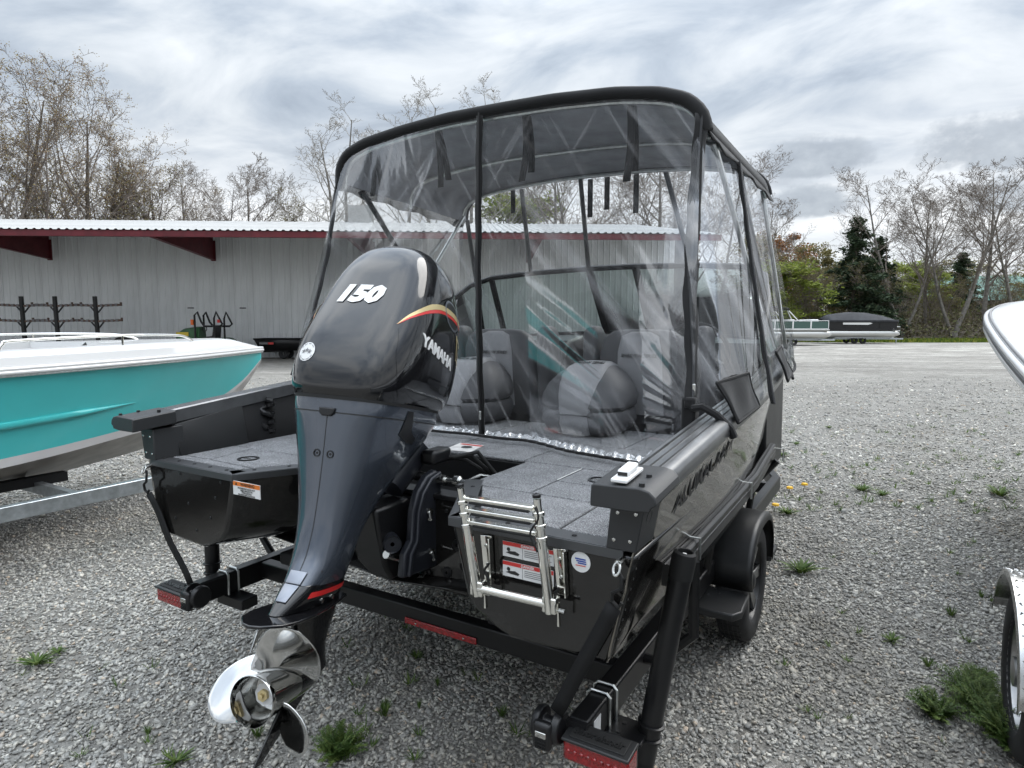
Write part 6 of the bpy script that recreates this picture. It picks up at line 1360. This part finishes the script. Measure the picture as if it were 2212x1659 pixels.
def tractor():
    r = thing('lawn_tractor', LU(447, 29), (0, 0, HEAD), 'green and yellow compact tractor with black roll bar by the shed', 'tractor')
    hood = MB(); hood.rings([[(x, y, z) for y, z in ((-.33, .75), (-.35, 1.1), (-.28, t), (0, t + .05), (.28, t), (.35, 1.1), (.33, .75))] for x, t in ((-1.15, 1.25), (-.9, 1.42), (-.4, 1.5), (-.15, 1.5))]); hood.build('hood', 'tractor_green', r, bevel=.02)
    MB().box(-1.17, -.62, -.36, -.345, 1.12, 1.3).build('hood_stripe', 'tractor_yellow', r); MB().box(-1.22, -1.14, -.3, .3, .62, 1.2).build('grille', 'plastic_black', r, bevel=.02)
    MB().box(-1.0, .9, -.2, .2, .45, .75).build('frame', 'tractor_green', r)
    for sg in (1, -1):
        w = bpy.data.objects.new('rear_wheel', None); COL.objects.link(w); w.parent = r; w.location = (.72, sg * .52, .48); w.rotation_euler = (0, 0, R(90))
        MB().lathe([(.28, -.15), (.42, -.15), (.48, -.1), (.48, .1), (.42, .15), (.28, .15)], (0, 0, 0), (1, 0, 0), 28).build('tyre', 'tyre_rubber', w); MB().lathe([(.28, -.1), (.28, .1), (.1, .05), (.001, .05)], (0, 0, 0), (1, 0, 0), 20).build('rim', 'tractor_yellow', w)
        w = bpy.data.objects.new('front_wheel', None); COL.objects.link(w); w.parent = r; w.location = (-.75, sg * .48, .31); w.rotation_euler = (0, 0, R(90))
        MB().lathe([(.17, -.09), (.27, -.09), (.31, -.06), (.31, .06), (.27, .09), (.17, .09)], (0, 0, 0), (1, 0, 0), 24).build('tyre', 'tyre_rubber', w); MB().lathe([(.17, -.07), (.17, .07), (.05, .04), (.001, .04)], (0, 0, 0), (1, 0, 0), 18).build('rim', 'tractor_yellow', w)
        arc = [(.72 - .56 * cos(a), .48 + .56 * sin(a)) for a in [R(10 + k * 16) for k in range(10)]]
        MB().grid([[(x, sg * (.36), z) for x, z in arc], [(x, sg * .7, z) for x, z in arc]]).build('fender', 'tractor_green', r, thick=.02, smooth=60)
        MB().tube([(-.28, sg * .42, .7), (-.28, sg * .42, 2.05), (-.16, sg * .40, 2.2), (.0, sg * .40, 1.75), (.15, sg * .42, 1.55)], .045, 8).build('canopy_post', 'plastic_black', r)
        MB().tube([(.62, sg * .5, .8), (.62, sg * .5, 1.9), (.72, sg * .5, 2.2), (.86, sg * .5, 1.9), (.98, sg * .5, 1.66), (.86, sg * .5, 1.56), (.15, sg * .48, 1.56)], .045, 8).build('roll_bar', 'plastic_black', r)
    MB().prism([(.1, -.27, .95), (.55, -.27, .95), (.62, -.27, 1.6), (.45, -.27, 1.62), (.38, -.27, 1.12), (.1, -.27, 1.1)], (0, .54, 0)).build('seat', 'plastic_black', r, bevel=.05)
    MB().tube([V((-.05, .2 * cos(a), 1.45 + .12 * sin(a))) for a in [k * pi / 8 for k in range(16)]], .02, 6, loop=True).build('steering_wheel', 'plastic_black', r)
    MB().box(-.43, -.31, -.52, -.40, 1.62, 1.86).build('warning_lamp', 'amber', r, bevel=.02); MB().box(.8, .9, -.6, -.5, 1.72, 1.86).build('tail_lamp', 'decal_red', r)
tractor()
def cart():
    r = thing('dump_cart', LU(612, 31), (0, 0, HEAD), 'black tub utility cart parked against the shed wall', 'cart')
    MB().rings([[(x0, -.6, z), (x1, -.6, z), (x1, .6, z), (x0, .6, z)] for z, x0, x1 in ((.42, -.85, 1.0), (.95, -1.15, 1.25))], cap=False).build('tub', 'plastic_black', r, thick=.05); MB().box(-.85, 1.0, -.55, .55, .40, .45).build('tub_floor', 'plastic_black', r)
    MB().tube([(-1.17, -.62, .95), (1.27, -.62, .95), (1.27, .62, .95), (-1.17, .62, .95)], .035, 6, loop=True).build('tub_rim', 'plastic_black', r)
    MB().box(-.42, -.18, -.76, -.74, .70, .80).build('red_badge', 'decal_red', r, rot=None); MB().box(-.85, -.45, -.755, -.74, .70, .80).build('grey_badge', 'text_grey', r)
    MB().bar((-.2, 0, .36), (-1.9, 0, .3), .08, .08).build('drawbar', 'plastic_black', r)
    for sg in (1, -1): MB().lathe([(.08, -.08), (.2, -.08), (.24, -.04), (.24, .04), (.2, .08), (.08, .08)], (.15, sg * .35, .24), (0, 1, 0), 24).build('wheel', 'tyre_rubber', r)
cart()
def loose_tyre():
    r = thing('loose_tyre', LU(270, 29.5, .33), (0, 0, HEAD + R(25)), 'old tyre standing on the ground between racks and tractor', 'tyre')
    MB().lathe([(.2, -.1), (.5, -.12), (.56, -.07), (.56, .07), (.5, .12), (.2, .1), (.2, -.1)], (0, 0, .23), (0, 1, 0), 32).build('tyre', 'tyre_rubber', r); MB().lathe([(.2, -.06), (.12, .0), (.001, .0)], (0, 0, .23), (0, 1, 0), 20).build('rim', 'zinc', r)
loose_tyre()
# ---------------------------------------------------------------- far side of the lot
def pontoon(u, dep, rz, label, covered):
    r = thing('pontoon_boat', LU(u, dep), (0, 0, HEAD + rz), label, 'boat', 'pontoon boats at the far edge of the lot'); L = 3.1
    for y in (-.95, .95):
        MB().lathe([(.001, -L + .05), (.30, -L + .12), (.32, -L + .3), (.32, L - .9), (.26, L - .45), (.13, L - .1), (.01, L)], (0, y, .86), (1, 0, .0), 20).build('pontoon', 'pontoon_alu', r, smooth=50)
    MB().box(-L, L - .35, -1.25, 1.25, 1.16, 1.26).build('deck', 'pontoon_alu' if not covered else 'plastic_black', r, bevel=.02)
    pm = 'plastic_black' if covered else 'fence_green'
    for y in (-1.2, 1.2):
        for k in range(4):
            x0 = -L + .15 + k * 1.42; MB().box(x0, x0 + 1.36, y - .02, y + .02, 1.32, 1.86).build('fence_panel', pm, r); fr = MB()
            for a, b in (((x0, y, 1.28), (x0, y, 1.92)), ((x0 + 1.36, y, 1.28), (x0 + 1.36, y, 1.92)), ((x0, y, 1.92), (x0 + 1.36, y, 1.92)), ((x0, y, 1.29), (x0 + 1.36, y, 1.29))): fr.bar(a, b, .05, .05, (0, 1, 0))
            fr.build('fence_rail', 'plastic_white' if not covered else 'powder_black', r)
    if covered:
        rows = [[(x, y * s, z) for y, z in ((-1.3, 1.80), (-1.28, 1.98), (-.7, zt), (0, zt + .12), (.7, zt), (1.28, 1.98), (1.3, 1.80))] for x, zt, s in ((-L - .02, 2.0, 1), (-L + .6, 2.35, 1), (-.9, 2.55, 1), (.6, 2.5, 1), (2.0, 2.25, 1), (L - .3, 2.0, 1))]
        MB().grid(rows).build('cover', 'cover_dark', r, smooth=30, thick=.02); MB().prism([(-1.7, -1.265, 1.62), (.35, -1.265, 1.60), (.7, -1.265, 1.72), (.3, -1.265, 1.86), (-1.7, -1.265, 1.86)], (0, .02, 0)).build('white_panel', 'plastic_white', r)
        MB().box(-L - .5, -L + .1, -.25, .25, 1.0, 2.0).build('outboard', 'plastic_black', r, bevel=.1)
    else:
        for y in (-1.15, 1.15):
            MB().tube([(.3, y, 1.9), (-.55, y, 2.75)], .04, 6).build('bimini_leg', 'plastic_white', r); MB().tube([(-.2, y, 1.9), (-.6, y, 2.72)], .03, 6).build('bimini_leg', 'plastic_white', r)
        MB().rings([[(x, -1.25, z), (x, 1.25, z), (x, 1.25, z + .2), (x, -1.25, z + .2)] for x, z in ((-.45, 2.68), (-1.5, 2.85), (-2.9, 2.8))]).build('bimini_top', 'canvas_black', r, bevel=.05)
        for x in (-1.6, -.5, 1.4): MB().box(x, x + .6, -1.0, 1.0, 1.7, 2.02).build('couch', 'plastic_white', r, bevel=.06)
    t = thing('pontoon_trailer', LU(u, dep), (0, 0, HEAD + rz), 'bare metal trailer under the ' + ('covered black' if covered else 'silver open') + ' pontoon boat', 'trailer')
    for y in (-.5, .5): MB().bar((-2.2, y, .42), (3.6, y, .42), .08, .12).build('side_rail', 'galvanised', t); MB().box(-2.2, 2.6, y * 1.9 - .06, y * 1.9 + .06, .48, .54).build('bunk', 'galvanised', t)
    for x in (-1.8, .2, 2.3): MB().bar((x, -1.0, .46), (x, 1.0, .46), .06, .06).build('cross_member', 'galvanised', t)
    for x in (-.5, .2):
        for y in (-.75, .75): MB().lathe([(.12, -.09), (.24, -.09), (.28, -.05), (.28, .05), (.24, .09), (.12, .09)], (x, y, .28), (0, 1, 0), 20).build('wheel', 'tyre_rubber', t)
    if covered:
        MB().bar((3.0, 0, .4), (2.95, 0, 2.0), .12, .12, (0, 1, 0)).build('winch_stand', 'plastic_white', t)
        for z in (.75, 1.05, 1.4): MB().box(2.95, 3.55, -.06, .06, z, z + .07).build('stand_arm', 'plastic_white', t)
        MB().box(2.0, 2.95, -.05, .05, 1.38, 1.46).build('stand_bar', 'plastic_white', t); MB().cyl((3.3, 0, 0), (3.3, 0, .5), .04, n=8).build('jack', 'galvanised', t)
pontoon(1698, 50.5, R(3), 'silver pontoon boat with white rails and a black bimini', False)
pontoon(1848, 55, R(-4), 'black pontoon boat under a dark grey mooring cover', True)
def far_house():
    r = thing('green_roof_house', LU(2160, 84), (0, 0, HEAD + R(-12)), 'brown building with a pale green roof behind the bare trees', 'building')
    MB().box(-8, 14, 0, 9, 0, 4.9).build('wall', 'brown_wall', r, smooth=0)
    MB().prism([(-9, -.8, 4.75), (-9, 4.5, 8.2), (-9, 9.8, 4.75)], (24, 0, 0)).build('roof', 'green_roof', r, smooth=0)
    for k in range(24): MB().bar((-8.9 + k * 1.0, -.8, 4.80), (-8.9 + k * 1.0, 4.5, 8.25), .05, .06, (0, 0, 1)).build('roof_seam', 'green_roof', r, smooth=0)
    for x in (-4.5, -.5, 4):
        w = MB().box(x, x + 1.4, -.06, .02, 1.8, 3.2).build('window', 'plastic_white', r, smooth=0); MB().box(x + .1, x + 1.3, -.08, -.055, 1.9, 3.1).build('pane', 'glass_dark', w, smooth=0)
    c = thing('camper', LU(1950, 82), (0, 0, HEAD + R(8)), 'pale camper half hidden by trunks behind the undergrowth', 'camper')
    MB().prism([(-2.6, 0, 2.9), (2.4, 0, 2.9), (2.9, 0, 3.6), (2.7, 0, 5.6), (-2.6, 0, 5.6)], (0, 2.3, 0)).build('body', 'paper_card', c, bevel=.15)
    for x in (-1.9, .2): w = MB().box(x, x + 1.2, -.03, .03, 4.2, 5.0).build('window', 'plastic_black', c)
    MB().box(-2.62, 2.72, -.015, .0, 3.5, 3.75).build('stripe', 'text_grey', c)
far_house()
# ---------------------------------------------------------------- weeds in the gravel
def weed_mesh(seed, n, h, spread, lw, curl=.5):
    rg = np.random.default_rng(seed); P = []
    for i in range(n):
        a = rg.uniform(0, 2 * pi); r0 = spread * .25 * rg.random(); b = np.array((r0 * cos(a), r0 * sin(a), 0)); le = h * rg.uniform(.5, 1.1); d = np.array((cos(a), sin(a), 0)); s = np.array((-sin(a), cos(a), 0)); out = rg.uniform(.3, 1.0) * curl
        k = 4; q = [b + d * (spread * out * (t ** 1.5)) + np.array((0, 0, le * (t - .45 * out * t * t))) for t in np.linspace(0, 1, k)]; wd = [lw * w for w in (.45, 1, .8, .1)]
        for j in range(k - 1): P.append([q[j] - s * wd[j], q[j] + s * wd[j], q[j + 1] + s * wd[j + 1], q[j + 1] - s * wd[j + 1]])
    P = np.array(P); return quads_mesh('weed_leaves', P, 'weed_leaf', np.repeat(rg.random(n), 3))
def feather_mesh(seed, n, h, spread):
    """yarrow-like: stems with many small side leaflets"""
    rg = np.random.default_rng(seed); P = []; A = []
    for i in range(n):
        a = rg.uniform(0, 2 * pi); out = rg.uniform(.2, 1.0); le = h * rg.uniform(.55, 1.1); d = np.array((cos(a), sin(a), 0)); s = np.array((-sin(a), cos(a), 0)); b = d * spread * .3 * rg.random(); av = rg.random()
        for t in np.linspace(.06, 1, 20):
            c = b + d * spread * out * t ** 1.3 + np.array((0, 0, le * (t - .4 * out * t * t))); w = .017 * (1 - .8 * t) + .004
            for sg in (1, -1):
                tip = c + s * sg * w + d * w * rg.uniform(.2, .9) + np.array((0, 0, w * rg.uniform(-.5, .9))); P.append([c - d * .0022, c + d * .0022, tip + d * .0014, tip - d * .0014]); A.append(av)
    return quads_mesh('weed_leaves', np.array(P), 'weed_leaf', np.array(A))
WM = [weed_mesh(1, 26, .07, .07, .0035, .6), weed_mesh(2, 34, .05, .10, .006, .9), weed_mesh(3, 20, .10, .06, .003, .5), feather_mesh(4, 110, .16, .15), feather_mesh(5, 80, .10, .11)]
def GP(u, v):
    dx, dy = (u - 1106) / 1380, (v - 829.5) / 1380; c, s = cos(R(5.361)), sin(R(5.361)); den = s + dy * c
    t = 1.66 / den; return W(dx * t, (c - dy * s) * t, 0)
def weed(u, v, k, s, label, name='weed'):
    o = link(name, WM[k], None, None, GP(u, v)); o.scale = (s, s, s); o.rotation_euler = (0, 0, random.uniform(0, 6)); tag(o, label, 'plant', 'weeds growing through the gravel'); return o
weed(733, 1628, 4, 1.0, 'bushy green weed right below the propeller at the bottom edge'); weed(830, 1545, 0, 1.0, 'grassy weed to the right of the lowest propeller blade')
weed(1085, 1548, 0, .8, 'small weed left of the starboard ratchet strap'); weed(80, 1435, 1, 1.1, 'flat green weed at the lower left edge'); weed(125, 1410, 1, .6, 'small flat weed just above the lower left one')
weed(555, 1592, 0, .8, 'weed tuft beside the skeg'); weed(320, 1585, 0, .55, 'small weed tuft left of the skeg'); weed(380, 1648, 1, .8, 'weed at the bottom edge below the propeller'); weed(835, 1525, 2, .5, 'thin weed behind the grassy one right of the propeller')
weed(945, 1480, 0, .6, 'weed under the red trailer reflector'); weed(900, 1420, 1, .6, 'flat weed under the trailer cross member'); weed(905, 1530, 2, .5, 'slim weed between the propeller and the right tail light')
weed(1730, 1235, 1, 1.7, 'pale rosette weed right of the black trailer wheel'); weed(1862, 1060, 1, 1.5, 'low spreading weed in the middle of the open gravel'); weed(1905, 1070, 1, 1.2, 'low weed right of the spreading one in open gravel')
weed(2160, 1070, 1, 2.0, 'wide low weed at the right side of the open gravel'); weed(2005, 1440, 0, .8, 'weed between the two trailer wheels'); weed(1925, 1385, 1, .8, 'faint flat weed left of the right trailer'); weed(2055, 1330, 0, .9, 'weed above the big green patch by the right tyre')
weed(2025, 1545, 4, 1.0, 'feathery weed left of the big patch by the right tyre'); weed(2090, 1500, 3, .85, 'feathery weed at the top of the patch by the right tyre'); weed(2130, 1545, 3, 1.0, 'largest feathery weed beside the right tyre'); weed(2165, 1590, 3, 1.0, 'feathery weed below the right tyre')
weed(2195, 1620, 3, .9, 'feathery weed in the lower right corner'); weed(2110, 1470, 4, .7, 'small feathery weed above the patch by the right tyre'); weed(1690, 985, 1, 1.2, 'small weed beside the hull far right'); weed(1700, 1110, 1, 1.3, 'bushy weed below the dandelions'); weed(2120, 1290, 0, .7, 'lone weed near the right boat fender')
weed(1630, 1050, 1, 1.4, 'dandelion leaves close to the black hull'); weed(1720, 960, 1, 1.0, 'low weed beyond the dandelions'); weed(1790, 925, 1, 1.0, 'far low weed in the open gravel')
for k, (u, v) in enumerate(((1632, 1062), (1655, 1064), (1648, 1073), (1703, 1068), (1735, 1060), (1672, 1106), (1625, 1092), (1612, 1046))):
    p = GP(u, v); f = thing('dandelion', p, (0, 0, 0), 'yellow dandelion flower by the black trailer fender', 'flower', 'dandelions by the fender'); MB().cyl((0, 0, 0), (.01, 0, .06), .003, n=5).build('stem', 'weed_leaf', f); MB().lathe([(.004, .055), (.032, .062), (.028, .078), (.001, .084)], (.01, 0, 0), (0, 0, 1), 12).build('flower_head', 'dandelion', f)
def small_cover():
    rg = np.random.default_rng(77); P = []; A = []
    spots = [(u, v) for u, v in zip(rg.uniform(700, 1250, 26), rg.uniform(1330, 1650, 26))] + [(u, v) for u, v in zip(rg.uniform(1620, 2200, 150), 880 + 230 * rg.random(150) ** .6)] + [(u, v) for u, v in zip(rg.uniform(0, 500, 10), rg.uniform(1380, 1640, 10))] + [(u, v) for u, v in zip(rg.uniform(1650, 2150, 22), rg.uniform(1150, 1620, 22))]
    for u, v in spots:
        c = np.array(GP(u, v)[:]); n = rg.integers(5, 14); sc = rg.uniform(.5, 1.1) * (1.6 if v < 1110 else 1)
        for i in range(n):
            a = rg.uniform(0, 2 * pi); d = np.array((cos(a), sin(a), 0)); s = np.array((-sin(a), cos(a), 0)); b = c + d * .02 * sc * rg.random() + (0, 0, .0); tip = b + d * .045 * sc * rg.uniform(.4, 1) + (0, 0, .04 * sc * rg.uniform(.3, 1)); P.append([b - s * .003 * sc, b + s * .003 * sc, tip + s * .001, tip - s * .001]); A.append(rg.random())
    tag(link('sprouts', quads_mesh('sprouts', np.array(P), 'weed_leaf', np.array(A))), 'tiny green sprouts scattered through the gravel', 'sprouts', kind='stuff')
small_cover()
